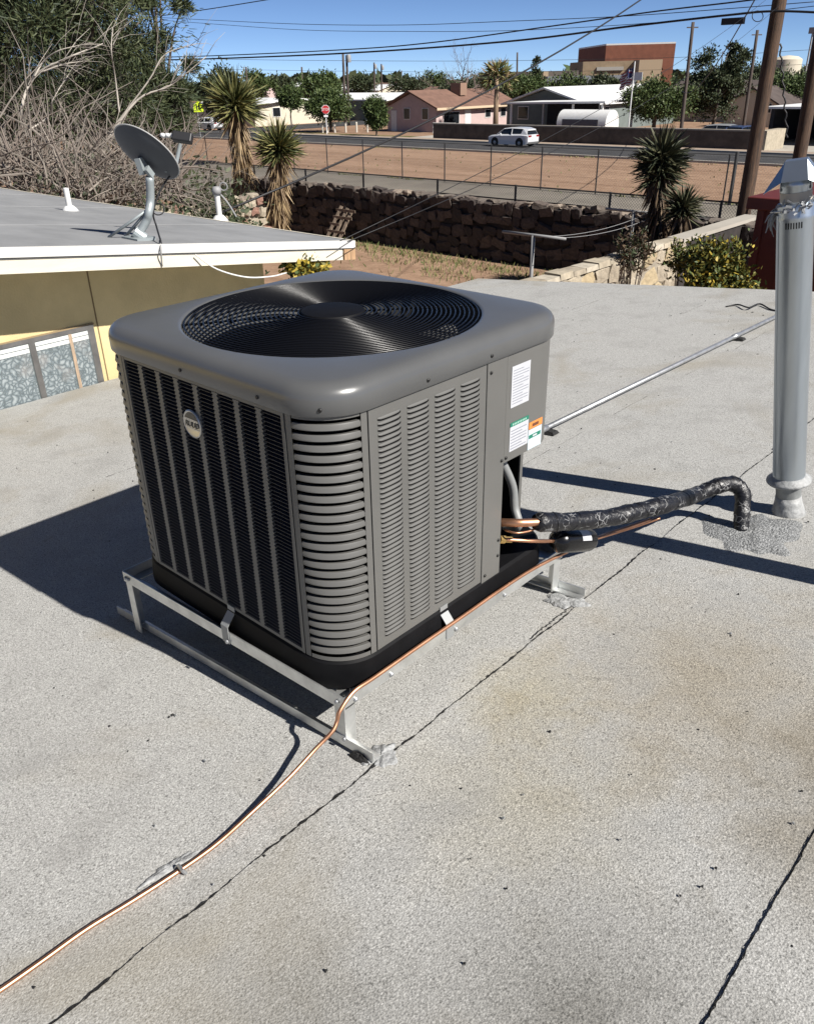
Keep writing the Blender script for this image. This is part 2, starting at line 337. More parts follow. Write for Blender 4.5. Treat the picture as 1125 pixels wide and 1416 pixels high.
def leaf_mesh(name, cen, length, width, dirs, mats, rng, jit=0.3, bend=0.0):
    N = len(cen); cen = np.asarray(cen, float); d = np.asarray(dirs, float); d /= np.linalg.norm(d, axis=1)[:, None]+1e-9
    r = rng.normal(size=(N, 3)); s = np.cross(d, r); s /= np.linalg.norm(s, axis=1)[:, None]+1e-9
    L = length*(1+jit*rng.uniform(-1, 1, N))[:, None]; W = width*(1+jit*rng.uniform(-1, 1, N))[:, None]
    v = np.stack([cen-s*W*0.5, cen+s*W*0.5, cen+d*L*0.6+s*W*0.55, cen+d*L+s*W*0.08, cen+d*L-s*W*0.08, cen+d*L*0.6-s*W*0.55], 1)
    me = bpy.data.meshes.new(name); me.vertices.add(N*6); me.vertices.foreach_set('co', v.reshape(-1).astype(np.float32))
    me.loops.add(N*6); me.loops.foreach_set('vertex_index', np.arange(N*6, dtype=np.int32))
    me.polygons.add(N); me.polygons.foreach_set('loop_start', np.arange(0, N*6, 6, dtype=np.int32)); me.polygons.foreach_set('loop_total', np.full(N, 6, dtype=np.int32))
    for mm in mats: me.materials.append(mm)
    me.polygons.foreach_set('material_index', rng.integers(0, len(mats), N).astype(np.int32))
    me.update(calc_edges=True); return me
def unit(v): return v/(np.linalg.norm(v, axis=-1, keepdims=True)+1e-9)

# ================================================================== LARGE STRUCTURE: ground, streets
def sheet(name, x0, x1, y0, y1, z, m):
    b = MB(); b.quad((x0, y0, z), (x1, y0, z), (x1, y1, z), (x0, y1, z)); return struct(b.build(name, m))
sheet('ground', -2500, 1500, -1500, 3500, G, M_DIRT)
sheet('alley', -140, 60, 22.2, 36.4, G+0.010, ALLEY)
sheet('street', -400, 200, 53.0, 60.6, G+0.008, ASPH)
sheet('side_street', -89.5, -80.5, 60.6, 260, G+0.012, ASPH)
def kerb(name, x0, x1, y0, y1, h=0.13):
    b = MB(); b.box((x0, y0, G-0.05), (x1, y1, G+h)); o = b.build(name, CONC); return struct(o)
kerb('kerb', -140, 60, 52.72, 53.0)
kerb('kerb', -79.5, 60, 60.6, 60.85); kerb('kerb', -140, -90.5, 60.6, 60.85)
b = MB(); b.box((-79.5, 60.85, G-0.05), (60, 62.2, G+0.125)); struct(b.build('pavement', SIDEW))
b = MB(); b.box((-140, 60.85, G-0.05), (-90.5, 62.2, G+0.125)); struct(b.build('pavement', SIDEW))
b = MB(); b.poly([(-79.3, 62.2, G+.03), (-57.5, 62.2, G+.03), (-57.5, 64.8, G+.03), (-79.3, 64.8, G+.03)]); struct(b.build('lawn', GRASSG))
b = MB(); b.poly([(-57.4, 62.2, G+.035), (-53.0, 62.2, G+.035), (-53.0, 69.5, G+.035), (-57.4, 70.0, G+.035)]); struct(b.build('driveway', CONC))
sheet('driveway', -26.0, -8.0, 62.2, 80, G+0.03, CONC)
rng = np.random.default_rng(5)

# ================================================================== our flat-roofed building
XW = -4.3                                                   # neighbour's wall line
YF = 5.98
bld = thing('flat_roof_building', 'low building with a flat grey mineral-felt roof carrying the condenser', 'building', (0, 0, G))
b = MB(); xs = (XW+0.02, 5.2)
b.hexa([(xs[0]+.1, -5, G), (xs[1], -5, G), (xs[1], YF-.12, G), (xs[0]+.1, YF-.12, G)], [(xs[0]+.1, -5, rz(xs[0]+.1)-.16), (xs[1], -5, rz(xs[1])-.16), (xs[1], YF-.12, rz(xs[1])-.16), (xs[0]+.1, YF-.12, rz(xs[0]+.1)-.16)])
b.build('wall', YWALL, bld)
b = MB()
b.hexa([(xs[0], -5.1, rz(xs[0])-.155), (xs[1]+.1, -5.1, rz(xs[1]+.1)-.155), (xs[1]+.1, YF, rz(xs[1]+.1)-.155), (xs[0], YF, rz(xs[0])-.155)],
       [(xs[0], -5.1, rz(xs[0])-.014), (xs[1]+.1, -5.1, rz(xs[1]+.1)-.014), (xs[1]+.1, YF, rz(xs[1]+.1)-.014), (xs[0], YF, rz(xs[0])-.014)])
deck = b.build('roof_deck', M_ROOF, bld)
rnd = random.Random(3)
SEAMS = [5.25, 4.37, 3.52, 2.68, 1.83, 0.975, 0.125, -0.715, -1.48, -2.38, -3.25, XW+0.03]
def wob(seed):
    r = random.Random(seed); ph = [(r.uniform(0, 6.28), r.uniform(.6, 1.4)) for _ in range(5)]
    return lambda y: 0.004*math.sin(y*0.9*ph[0][1]+ph[0][0])+0.0025*math.sin(y*4*ph[1][1]+ph[1][0])+0.0022*math.sin(y*17*ph[2][1]+ph[2][0])+0.0014*math.sin(y*43*ph[3][1]+ph[3][0])
WB = [(lambda f, k: (lambda y: f(y)*k))(wob(i+11), .35 if i == 5 else 1.0) for i in range(len(SEAMS))]
NYS = 420
for i in range(len(SEAMS)-1):                               # each felt strip laps 5 mm over the next one down the fall
    b = MB(); ra, rb_, rc, rd_ = [], [], [], []
    for k in range(NYS+1):
        y = -5.05+(YF+5.07)*k/NYS
        xa = SEAMS[i]+0.055; xb = SEAMS[i+1]+WB[i+1](y); xm = (xa+xb)/2
        rip = 0.0015*math.sin(y*3.1+i)+0.001*math.sin(y*7.7+2*i)
        ra.append((xa, y, rz(xa)-.0012)); rc.append((xm, y, rz(xm)+rip)); rb_.append((xb, y, rz(xb)+.0030)); rd_.append((xb+.0005, y, rz(xb)-.005))
    b.rings([ra, rc, rb_, rd_], closed=False)
    b.build('roofing_sheet', M_ROOF, bld)
# cracked cement along the laps
for i, dens, wd in ((6, 0.93, 0.0058), (5, 0.97, 0.0026), (7, 0.30, 0.003), (8, 0.35, 0.004), (9, 0.3, 0.004), (4, .5, .005)):
    b = MB(); r = random.Random(70+i); y = -4.9
    while y < YF-.1:
        L = r.uniform(.03, .25) if r.random() < .8 else r.uniform(.2, .5)
        if r.random() < dens:
            n = max(3, int(L/.010)); l1, l2 = [], []
            for k in range(n+1):
                yy = y+L*k/n; e = math.sin(math.pi*min(1, max(0, k/n)))**.5
                x = SEAMS[i]+WB[i](yy)+r.uniform(-.0016, .0016); wv = wd*e*r.uniform(.35, 1.25)
                h = rz(x)
                l1.append((x-wv, yy, rz(x-wv)+.0018)); l2.append((x+wv*.55, yy, rz(x)+.0048))
            b.rings([l1, l2], closed=False)
            if r.random() < (.32 if i == 6 else .05):       # bubbled bead beside the lap
                px = SEAMS[i]-.012; pts = []
                for k in range(n+1): yy = y+L*k/n; pts.append((px+WB[i](yy)+r.uniform(-.004, .004)-.005*math.sin(math.pi*k/n), yy, rz(px)+.002))
                b.tube(pts, .0013, 4)
        y += L*r.uniform(.8, 1.3)
    stuff(b.build('cement_seam', TAR, bld))
# short cracks and dark flecks on the felt
def blob(b, c, rx, ry, h, seed, n=22, slope=True, rot=0, sharp=.25):
    r = random.Random(seed); ph = [r.uniform(0, 6.28) for _ in range(4)]
    loops = []
    for f, hh in ((1, -.25), (.93, .18), (.80, .45), (.6, .75), (.35, .95), (.05, 1.0)):
        lp = []
        for k in range(n):
            t = 2*math.pi*k/n; q = 1+sharp*(.5*math.sin(2*t+ph[0])+.35*math.sin(3*t+ph[1])+.3*math.sin(5*t+ph[2])+.25*math.sin(9*t+ph[3]))
            dx, dy = rx*f*q*math.cos(t), ry*f*q*math.sin(t); x = c[0]+dx*math.cos(rot)-dy*math.sin(rot); y = c[1]+dx*math.sin(rot)+dy*math.cos(rot)
            lp.append((x, y, rz(x)+.0025+h*hh*(1+.25*math.sin(3*t+ph[1]))))
        loops.append(lp)
    b.rings(loops); b.poly(loops[-1])
b = MB()
for px, py, s in ((75, 952, .006), (205, 1025, .006), (177, 1040, .005), (965, 1010, .005), (848, 878, .006), (1033, 985, .004), (760, 640, .008), (795, 627, .007), (830, 641, .008), (850, 671, .006), (905, 649, .007), (770, 660, .006), (1047, 490, .012), (1040, 432, .014), (1055, 436, .014), (880, 800, .004), (1108, 1095, .005), (1094, 1310, .004), (360, 1080, .004), (700, 1230, .004), (940, 1240, .005), (1010, 880, .005)):
    p = gs(px, py); s *= .62; blob(b, (p.x, p.y), s*rnd.uniform(.5, 1), s*rnd.uniform(.6, 1.4), .0015, px, 9, rot=rnd.uniform(0, 3))
stuff(b.build('dark_flecks', TAR, bld))
b = MB()
rf = random.Random(19)
for k in range(420):
    x, y = rf.uniform(-3.9, 1.6), rf.uniform(-.9, 5.6); s = rf.uniform(.0015, .0042)
    b.hexa([(x-s, y-s*.8, rz(x)+.003), (x+s, y-s, rz(x)+.003), (x+s*.4, y+s, rz(x)+.003)], [(x-s*.5, y-s*.4, rz(x)+.003+s), (x+s*.5, y-s*.4, rz(x)+.003+s), (x, y+s*.4, rz(x)+.003+s)], 0 if rf.random() < .6 else 1)
stuff(b.build('loose_grit', [TAR, MASTIC], bld))
def patch(px, py, rx, ry, h, m, seed, rot=0, n=30):
    p = gs(px, py); b = MB(); blob(b, (p.x, p.y), rx, ry, h, seed, n, rot=rot, sharp=.38); return b.build('cement_patch', m, bld, True)
patch(527, 1046, .036, .050, .007, SILVER, 3, .4, 56); patch(782, 832, .060, .044, .007, SILVER, 4, .2, 56)
patch(236, 1200, .015, .055, .003, SILVER, 6, -.1, 48)
patch(1040, 738, .135, .18, .010, MASTIC, 8, .6, 72)
p = gs(506, 1048); b = MB(); blob(b, (p.x-.006, p.y-.012), .030, .012, .012, 21, 18, rot=.1); b.build('cement_patch', TAR, bld)

# ================================================================== condenser
A = 0.90; ZB, ZT = 0.20, 0.834
def rsq(inset, z, r=0.125, n=10):
    h = A/2-inset; r = max(.01, r-inset); P = []
    for cx, cy, a0 in ((1, -1, -90), (1, 1, 0), (-1, 1, 90), (-1, -1, 180)):
        for k in range(n+1):
            t = R(a0+90*k/n); P.append((-A/2+cx*(h-r)+r*math.cos(t), A/2+cy*(h-r)+r*math.sin(t), z))
    return P
ac = thing('air_conditioner', 'large square grey outdoor condenser with round fan grille on top and louvered sides', 'air conditioner', (-.45, .45, .13))
b = MB(); b.rings([rsq(.035, .119), rsq(-.002, .119), rsq(-.010, .123), rsq(-.009, .150), rsq(-.004, .192), rsq(.004, .1995), rsq(.03, .1995)]); b.poly(rsq(.03, .1995)); b.poly(list(reversed(rsq(.035, .119))))
b.build('base_pan', BLACK, ac, 35)
cor = [(x, y) for x, y, z in rsq(.035, 0, .1) if not (x > -.29 and y > .6)]; k_ = next(i for i, q in enumerate(cor) if q[1] > .6); cor[k_:k_] = [(-.035, .622), (-.29, .622), (-.29, .865)]
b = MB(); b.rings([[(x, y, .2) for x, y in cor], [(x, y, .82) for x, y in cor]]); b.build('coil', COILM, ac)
# top cap with the round opening
def rsqd(inset, z):                                         # the same outline with extra points along the straight sides
    P = rsq(inset, z); out = []
    for i, p in enumerate(P):
        q = P[(i+1) % len(P)]; out.append(p)
        if i % 11 == 10: out += [tuple(p[j]+(q[j]-p[j])*k/14 for j in range(3)) for k in range(1, 14)]
    return out
HR = 0.393; NC = 44
def circ(r, z, n=NC):
    # start at the same place as rsq so the loops bridge without twist
    P = []; sq = rsqd(.05, z)
    for q in sq:
        t = math.atan2(q[1]-A/2, q[0]+A/2); P.append((-A/2+r*math.cos(t), A/2+r*math.sin(t), z))
    return P
b = MB()
b.rings([rsqd(.012, .8335), rsqd(-.006, .8335), rsqd(-.008, .836), rsqd(-.0085, .868), rsqd(-.006, .880), rsqd(.000, .8895), rsqd(.009, .8965), rsqd(.021, .9005), rsqd(.036, .902)])
lo, hi = rsqd(.036, .902), circ(HR+.010, .9035)
b.rings([lo, hi]); b.rings([hi, circ(HR+.003, .9025), circ(HR, .899), circ(HR-.002, .885), circ(HR-.002, .80)])
b.build('top_cap', PAINT_TOP, ac, 50, fixn=True)
b = MB(); b.lathe([(HR-.004, .80), (HR-.004, .70), (.30, .52), (.05, .5)], (-.45, .45, 0), n=48, cap=False); b.build('fan_shroud', DARK, ac)
fan = MB()
for k in range(3):
    a0 = R(20+120*k); n = 8
    lp = []
    for rr in (.07, .16, .26, .345):
        row = []
        for q in range(n+1):
            t = a0+R(-32-8*(rr-.07)/.28)+R(70)*q/n+ .5*(rr-.07); row.append((-.45+rr*math.cos(t), .45+rr*math.sin(t), .775+.055*(q/n-.5)))
        lp.append(row)
    fan.rings(lp, closed=False)
fan.lathe([(.075, .74), (.075, .79), (.05, .80)], (-.45, .45, 0), n=24)
fan.build('fan', mat('fan_blade', (.012, .012, .013), .4), ac, True)
b = MB()
nr = 25
for k in range(nr):
    rr = .092+(HR-.006-.092)*k/(nr-1); zz = .9015+.006*math.cos(math.pi/2*rr/HR)
    b.tube([(-.45+rr*math.cos(2*math.pi*q/72), .45+rr*math.sin(2*math.pi*q/72), zz) for q in range(72)], .0023, 6, closed=True)
g = b.build('fan_guard', WIRE, ac, True)
b = MB()
for k in range(8):
    t = R(45*k+9); pts = []
    for q in range(7): rr = .07+(HR-.002-.07)*q/6; pts.append((-.45+rr*math.cos(t), .45+rr*math.sin(t), .8965+.006*math.cos(math.pi/2*rr/HR)))
    b.tube(pts, .0026, 6)
    rr = HR-.002; b.box((-.45+rr*math.cos(t)-.006, .45+rr*math.sin(t)-.006, .892), (-.45+rr*math.cos(t)+.006, .45+rr*math.sin(t)+.006, .899))
b.build('spoke', WIRE, g, True)
b = MB(); b.lathe([(.088, .893), (.088, .905), (.083, .911), (.06, .9145), (.001, .9155)], (-.45, .45, 0), n=40); b.build('motor_cap', BLACK, ac, 40)
b = MB(); b.lathe([(.07, .56), (.07, .89)], (-.45, .45, 0), n=24); b.build('fan_motor', DARK, ac, 40)
# curved corner panels with pressed slats
def corner(cx, cy, a0):
    cp = MB(); Rr = .125
    def pt(r, t, z): return (cx+r*math.cos(R(a0+t)), cy+r*math.sin(R(a0+t)), z)
    def strip(t0, t1, z0, z1, n=4):
        for k in range(n):
            ta, tb = t0+(t1-t0)*k/n, t0+(t1-t0)*(k+1)/n
            cp.quad(pt(Rr, ta, z0), pt(Rr, tb, z0), pt(Rr, tb, z1), pt(Rr, ta, z1))
    strip(1.2, 10, ZB, ZT); strip(80, 88.8, ZB, ZT); strip(10, 80, ZB, ZB+.012, 14); strip(10, 80, ZT-.009, ZT, 14)
    for t, s in ((1.2, 1), (88.8, -1)): cp.quad(pt(Rr, t, ZB), pt(Rr, t, ZT), pt(Rr-.012, t, ZT), pt(Rr-.012, t, ZB))
    pan = cp.build('corner_panel', PAINT, ac, 50, fixn=True)
    cp2 = MB()
    for k in range(12): cp2.quad(*[pt(Rr-.020, 3+84*(k+e)/12, z) for e, z in ((0, ZB), (1, ZB), (1, ZT), (0, ZT))])
    cp2.build('backing', DARK, pan)
    NSL = 25; z0, z1 = ZB+.012, ZT-.009; pitch = (z1-z0)/(NSL+.42)
    h = pitch*.62; prof = [(-.010, -.001), (-.0005, .0), (.0024, .0008), (.0032, .0022), (.0022, h*.32), (.0012, h*.75), (-.0006, h*.98), (-.010, h-.001)]
    sm = MB(); n = 16; loops = []
    for k in range(n+1):
        t = 9.2+71.6*k/n; e = min(1, 1.25*math.sin(math.pi*k/n)**.55); loops.append([pt(Rr+(dr*e if dr > 0 else dr), t, dz if dr > 0 or True else dz) for dr, dz in prof])
    sm.rings(loops); sm.poly(loops[0]); sm.poly(list(reversed(loops[-1])))
    me = sm.mesh('slat', PAINT); bm = bmesh.new(); bm.from_mesh(me); bmesh.ops.recalc_face_normals(bm, faces=bm.faces); bm.to_mesh(me); bm.free()
    me.polygons.foreach_set('use_smooth', [True]*len(me.polygons)); me.set_sharp_from_angle(angle=R(50))
    for k in range(NSL): inst('slat', me, pan, (0, 0, z0+pitch*(k+.42)))
    return pan
corner(-.125, .125, -90); corner(-A+.125, .125, 180); corner(-A+.125, A-.125, 90)
# coil guard panels: flat ribs with toothed edges, fine louvers coloured dark for shade between
NROW = 62
def guard_panel(flip):
    # built on the y = 0 face; flip True puts it on the hidden y = A face
    def T(x, y, z): return (x, y, z) if not flip else (-A-x, A-y, z)
    p = MB(); x0, x1 = -.7735, -.1265; xa, xb = -.768, -.132
    for a, b_ in ((x0, xa+.004), (xb-.004, x1)): p.hexa([T(a, -.001, ZB), T(b_, -.001, ZB), T(b_, .012, ZB), T(a, .012, ZB)], [T(a, -.001, ZT), T(b_, -.001, ZT), T(b_, .012, ZT), T(a, .012, ZT)])
    for a, b_ in ((ZB, ZB+.010), (ZT-.012, ZT)): p.hexa([T(xa, -.0005, a), T(xb, -.0005, a), T(xb, .012, a), T(xa, .012, a)], [T(xa, -.0005, b_), T(xb, -.0005, b_), T(xb, .012, b_), T(xa, .012, b_)])
    pan = p.build('coil_guard', PAINT, ac, fixn=True)
    pit = (xb-xa)/8; zz0, zz1 = ZB+.010, ZT-.012; dz = (zz1-zz0)/NROW
    for i in range(1, 8):                                   # toothed ribs
        xc = xa+pit*i; rb2 = MB(); l, r = [], []
        for k in range(NROW):
            z = zz0+dz*k
            for zz, tq in ((z, 0), (z+dz*.45, 0), (z+dz*.5, .0034), (z+dz*.95, .0034)):
                l.append(T(xc-.0075-tq, -.0015, zz)); r.append(T(xc+.0075+tq, -.0015, zz))
        rb2.rings([[T(q[0] if not flip else -A-q[0], .006, q[2]) for q in l], l, r, [T(q[0] if not flip else -A-q[0], .006, q[2]) for q in r]], closed=False)
        rb2.build('rib', PAINT, pan, fixn=True)
    for i in range(8):
        q = MB(); xl, xr = xa+pit*i+.006, xa+pit*(i+1)-.006
        for k in range(NROW):
            z = zz0+dz*(k+.2)
            q.hexa([T(xl, .001, z), T(xr, .001, z), T(xr, .010, z+dz*.42), T(xl, .010, z+dz*.42)], [T(xl, .001, z+.0013), T(xr, .001, z+.0013), T(xr, .010, z+dz*.42+.0013), T(xl, .010, z+dz*.42+.0013)])
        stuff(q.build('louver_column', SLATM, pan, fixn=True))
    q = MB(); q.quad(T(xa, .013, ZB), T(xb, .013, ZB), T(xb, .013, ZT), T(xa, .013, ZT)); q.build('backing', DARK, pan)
    return pan
guard_panel(False); guard_panel(True)
# side panels with pressed louvers, on the sunny x = 0 face and the far side
YL0, YL1 = .1265, .537
lm = MB(); n = 9; LW = .073; PH = (ZT-ZB-.050)/46
rows = []
for j, (dz, out) in enumerate(((PH*.97, 0), (PH*.84, .0012), (PH*.66, .0026), (PH*.53, .0033), (PH*.50, .0028))):
    row = []
    for k in range(n+1):
        u = k/n; e = min(1, math.sin(math.pi*u)**.35) if 0 < u < 1 else 0; row.append((out*e+.0006, LW*u, dz+(.0030*(1-e) if j > 1 else 0)))
    rows.append(row)
lm.rings(rows, closed=False)
for k in range(n):                                           # flat black strip painting the shade under each pressed lip, widest at its far end
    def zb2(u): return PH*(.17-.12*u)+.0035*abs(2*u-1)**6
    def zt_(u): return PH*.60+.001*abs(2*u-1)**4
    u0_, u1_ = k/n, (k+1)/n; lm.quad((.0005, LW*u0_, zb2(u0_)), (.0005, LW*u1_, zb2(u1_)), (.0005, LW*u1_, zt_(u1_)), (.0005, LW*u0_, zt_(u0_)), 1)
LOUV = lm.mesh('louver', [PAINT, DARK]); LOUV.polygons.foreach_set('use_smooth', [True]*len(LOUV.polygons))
b = MB(); b.box((-.014, YL0, ZB), (0, YL1, ZT)); pan = b.build('louver_panel', PAINT, ac)
for c in range(4):
    for k in range(46): inst('louver', LOUV, pan, (0.0002, .153+.0945*c, ZB+.022+PH*k))
b = MB(); b.box((-A, .1265, ZB), (-A+.014, A-.1265, ZT)); pan = b.build('louver_panel', PAINT, ac)
for c in range(6):
    for k in range(46): 
        if k % 2 == 0 and c < 5: inst('louver', LOUV, pan, (-A-.0002, .74-.0945*c, ZB+.022+PH*k), (0, 0, math.pi))
# access strip, control box, recess below it
b = MB(); b.box((-.03, .5395, .172), (.0018, .6215, ZT-.0005)); b.build('access_panel', PAINT, ac, bevel=.0015)
def boxprof():
    P = [(.0, .6235), (.0, .775)]
    for k in range(1, 11): t = R(90*k/10); P.append((-.125+.125*math.cos(t), .775+.125*math.sin(t)))
    P += [(-.30, .90), (-.30, .6235)]; return P
b = MB(); P = boxprof(); b.hexa([(x, y, .535) for x, y in P], [(x, y, ZT-.0007) for x, y in P]); cb = b.build('control_box', PAINT, ac, 45)
b = MB(); b.box((-.286, .626, ZB), (-.280, .88, .533)); b.box((-.279, .6236, ZB), (-.032, .630, .533)); b.build('valve_panel', PAINT, ac)
# labels on the control box
def lab(name, y0, y1, z0, z1, x, m, par): q = MB(); q.box((x-.0004, y0, z0), (x, y1, z1)); return q.build(name, m, par)
l1 = lab('label', .643, .724, .685, .797, .0012, WHITE, cb)
for k in range(13): lab('print_line', .649, .649+(.069 if k % 3 else .045), .694+.0075*k, .6955+.0075*k, .0016, PRINT, l1)
l2 = lab('label', .645, .729, .560, .642, .0012, WHITE, cb); lab('header', .645, .729, .631, .6425, .0017, GREEN, l2)
for k in range(7): lab('print_line', .650, .650+(.070 if k % 4 != 1 else .05), .566+.0085*k, .568+.0085*k, .0016, PRINT, l2)
for k in range(9): lab('print_line', .655+.0072*k, .659+.0072*k, .634, .639, .0021, mat('pale_green_print', (.45, .68, .58), .4), l2)
l3 = lab('label', .733, .796, .597, .617, .0012, ORANGE, cb); lab('print_line', .748, .778, .602, .611, .0016, BROWNL, l3)
l4 = lab('label', .731, .795, .537, .5955, .0013, mat('pale_blue_label', (.60, .70, .76), .35), cb); lab('print_bar', .734, .790, .569, .580, .0017, GREEN, l4); lab('print_line', .752, .772, .572, .577, .0021, WHITE, l4)
# screws
sm = MB(); sm.lathe([(.0045, 0), (.0045, .002), (.003, .0032), (.001, .0034)], n=10); SCR = sm.mesh('screw', SCREW)
def screw(x, y, z, nrm):
    o = inst('screw', SCR, ac, (x, y, z)); o.rotation_mode = 'QUATERNION'; o.rotation_quaternion = Vector(nrm).to_track_quat('Z', 'Y')
for y in (.31, .545): screw(.0083, y, .851, (1, 0, 0))
for x in (-.49, -.2): screw(x, -.0083, .851, (0, -1, 0))
q = .1252*math.cos(R(45)); screw(-.125+.1335*.66, .125-.1335*.75, .851, (.66, -.75, 0))
for z in (.805, .215): screw(.002, .553, z, (1, 0, 0))
for z in (.548, .305, .255): screw(.002, .6105, z, (1, 0, 0))
screw(.0005, .632, .548, (1, 0, 0))
# round badge with script lettering
bd = MB(); bd.lathe([(.036, 0), (.0365, .004), (.034, .0062), (.0325, .0052), (.001, .0052)], (-.476, -.0015, .718), (0, -1, 0), 40)
badge = bd.build('badge', mat('brushed_nickel', (.50, .49, .46), .35, .7), ac, 40)
bd = MB(); P = [(-.476+.030*math.cos(R(t)), -.0072, .718+.030*math.sin(R(t))) for t in range(25, 156, 8)]; bd.poly(P); bd.build('badge_dark_area', mat('badge_dark', (.05, .05, .045), .4), badge)  # dark upper area of the badge face
for k, (dz, hw) in enumerate(((.0115, .030), (.0085, .031), (-.0125, .029))):
    bd = MB(); bd.box((-.476-hw*.92, -.0080, .718+dz), (-.476+hw*.92, -.0072, .718+dz+.0014)); bd.build('badge_stripe', mat('nickel_bright', (.72, .71, .68), .3, .7), badge)
cu = bpy.data.curves.new('badge_text', 'FONT'); cu.body = 'RUUD'; cu.size = .0205; cu.extrude = .0006; cu.shear = .25; cu.align_x = 'CENTER'; cu.align_y = 'CENTER'
to = bpy.data.objects.new('tmp', cu); COL.objects.link(to); dg = bpy.context.evaluated_depsgraph_get(); tm = bpy.data.meshes.new_from_object(to.evaluated_get(dg)); bpy.data.objects.remove(to)
tm.materials.clear(); tm.materials.append(mat('badge_dark', (.05, .05, .045), .4)); inst('badge_lettering', tm, badge, (-.476, -.0076, .7165), (R(90), 0, 0))

# ================================================================== steel stand
st = thing('equipment_stand', 'galvanized angle-iron stand lifting the condenser off the roof felt', 'stand', (-.45, .45, -.05))
def angle(p, q, d1, d2, w=.038, t=.004):                    # L section: two flanges along directions d1 and d2
    p, q, d1, d2 = Vector(p), Vector(q), Vector(d1), Vector(d2); b = MB()
    for da, db in ((d1, d2), (d2, d1)):
        c = [Vector((0, 0, 0)), da*w, da*w+db*t, db*t]
        if da is d2: c = [db*t*1.001+da*t*1.001, da*w, da*w+db*t, db*t*1.001+da*t*1.001+db*.0001]; c = [da*t, da*w, da*w+db*t, da*t+db*t]
        b.hexa([p+k for k in c], [q+k for k in c])
    return b
def arail(name, p, q, d1, d2, w=.035): return angle(p, q, d1, d2, w).build(name, ANGLE, st, fixn=True)
Zd, Zu, Xp, Xn, Yp, Yn = (0, 0, -1), (0, 0, 1), (1, 0, 0), (-1, 0, 0), (0, 1, 0), (0, -1, 0)
arail('top_rail', (-.935, -.043, .092), (.024, -.018, .115), Zu, Yp); arail('top_rail', (.024, -.014, .1155), (.024, .925, .1140), Zu, Xn)
arail('top_rail', (-.935, .925, .092), (.020, .925, .1135), Zu, Yn); arail('top_rail', (-.939, -.04, .0915), (-.939, .92, .0915), Zu, Xp)
for y, s in ((-.018, Yp), (.925, Yn)):
    p, q = Vector((-1.085, y, rz(-1.085)+.012)), Vector((.116, y, rz(.116)+.012)); z = Vector((0, 0, 1))
    arail('foot_rail', p-z*.004, q-z*.004, Zu, s, .028)
for x, y, d1, d2, zt in ((.020, -.014, Xn, Yp, .146), (-.935, -.038, Xp, Yp, .122), (.020, .921, Xn, Yn, .145), (-.935, .921, Xp, Yn, .122)):
    arail('leg', (x, y, rz(x)+.010), (x, y, zt), d1, d2)
b = MB(); b.bar((.0, .90, .118), (-.55, .62, .118), .034, .006); b.build('cross_brace', ANGLE, st); b = MB(); b.bar((-.02, .02, .112), (-.90, .88, .100), .034, .006); b.build('cross_brace', ANGLE, st)
def strap(pts, wdir, w=.028, t=.002):
    b = MB(); wd = Vector(wdir)*w/2; P = [Vector(p) for p in pts]
    for a, c in zip(P, P[1:]):
        n_ = (c-a).cross(wd).normalized()*t; b.hexa([a-wd, a+wd, a+wd+n_, a-wd+n_], [c-wd, c+wd, c+wd+n_, c-wd+n_])
    return b.build('hold_down_strap', mat('dull_strap_steel', (.30, .31, .31), .6, .5), st, fixn=True)
yo = lambda x: -.043+(x+.935)/.959*.025
strap([(-.425, yo(-.425)-.0025, .103), (-.425, yo(-.425)-.0025, .158), (-.425, -.0035, .190), (-.425, -.0035, .208)], Xp, .030)
strap([(.0265, .375, .113), (.0265, .375, .160), (.0035, .375, .186), (.0035, .375, .206)], Yp, .030)
bm_ = MB(); bm_.lathe([(.006, 0), (.006, .004), (.0035, .006), (.001, .006)], n=8); BOLT = bm_.mesh('bolt', GALV)
def bolt(x, y, z, nrm): o = inst('bolt', BOLT, st, (x, y, z)); o.rotation_mode = 'QUATERNION'; o.rotation_quaternion = Vector(nrm).to_track_quat('Z', 'Y')
for x in (-.918, -.905, .002): bolt(x, yo(x)-.001, .110 if x < 0 else .132, Yn)
bolt(-.415, yo(-.415)-.005, .112, Yn); bolt(.02, -.019, .024, Yn); bolt(-.92, -.019, -.075, Yn)
for y in (.02, .145, .40, .62, .9): bolt(.0245, y, .127, Xp)

# ================================================================== refrigerant lines, drier, insulated hose
def pz(px, py, h): p = gs(px, py); d = ray(px, py); return gs(px, py, h)
cp = [gs(-60, 1408, .006), gs(0, 1370, .006), gs(60, 1328, .006), gs(120, 1285, .006), gs(185, 1245, .006), gs(250, 1203, .007), gs(300, 1167, .009), gs(350, 1122, .018), gs(400, 1075, .045), gs(436, 1036, .075), gs(459, 1012, .100), gs(466, 997, .118), gs(470, 983, .140)]
cp += [Vector((.029, .012, .158)), Vector((.031, .08, .160)), Vector((.031, .25, .161)), Vector((.031, .42, .160)), Vector((.031, .60, .161)), gx(740, 785, .035), gx(790, 760, .045), gx(830, 742, .06), gx(868, 729, .10), gx(900, 718, .15)]
b = MB(); b.tube(curve_pts(cp, 7), .0052, 10); o = b.build('copper_pipe', COPPER, None, True); tag(o, 'long thin bare copper pipe clipped along the stand and running across the roof', 'pipe')
cl = MB(); cl.tube([gs(243, 1201, .004), gs(247, 1197, .018), gs(252, 1204, .018), gs(257, 1208, .004)], .004, 6); tag(cl.build('pipe_clip', GALV), 'small metal clip holding the long copper pipe down on the felt', 'clip')
dr = thing('filter_drier', 'black cylindrical filter drier with white sticker beside the wrapped hose', 'filter drier', (.05, .9, .15))
da, db_ = gx(767, 748, .045), gx(817, 746, .060)
ax = (db_-da); L = ax.length; b = MB()
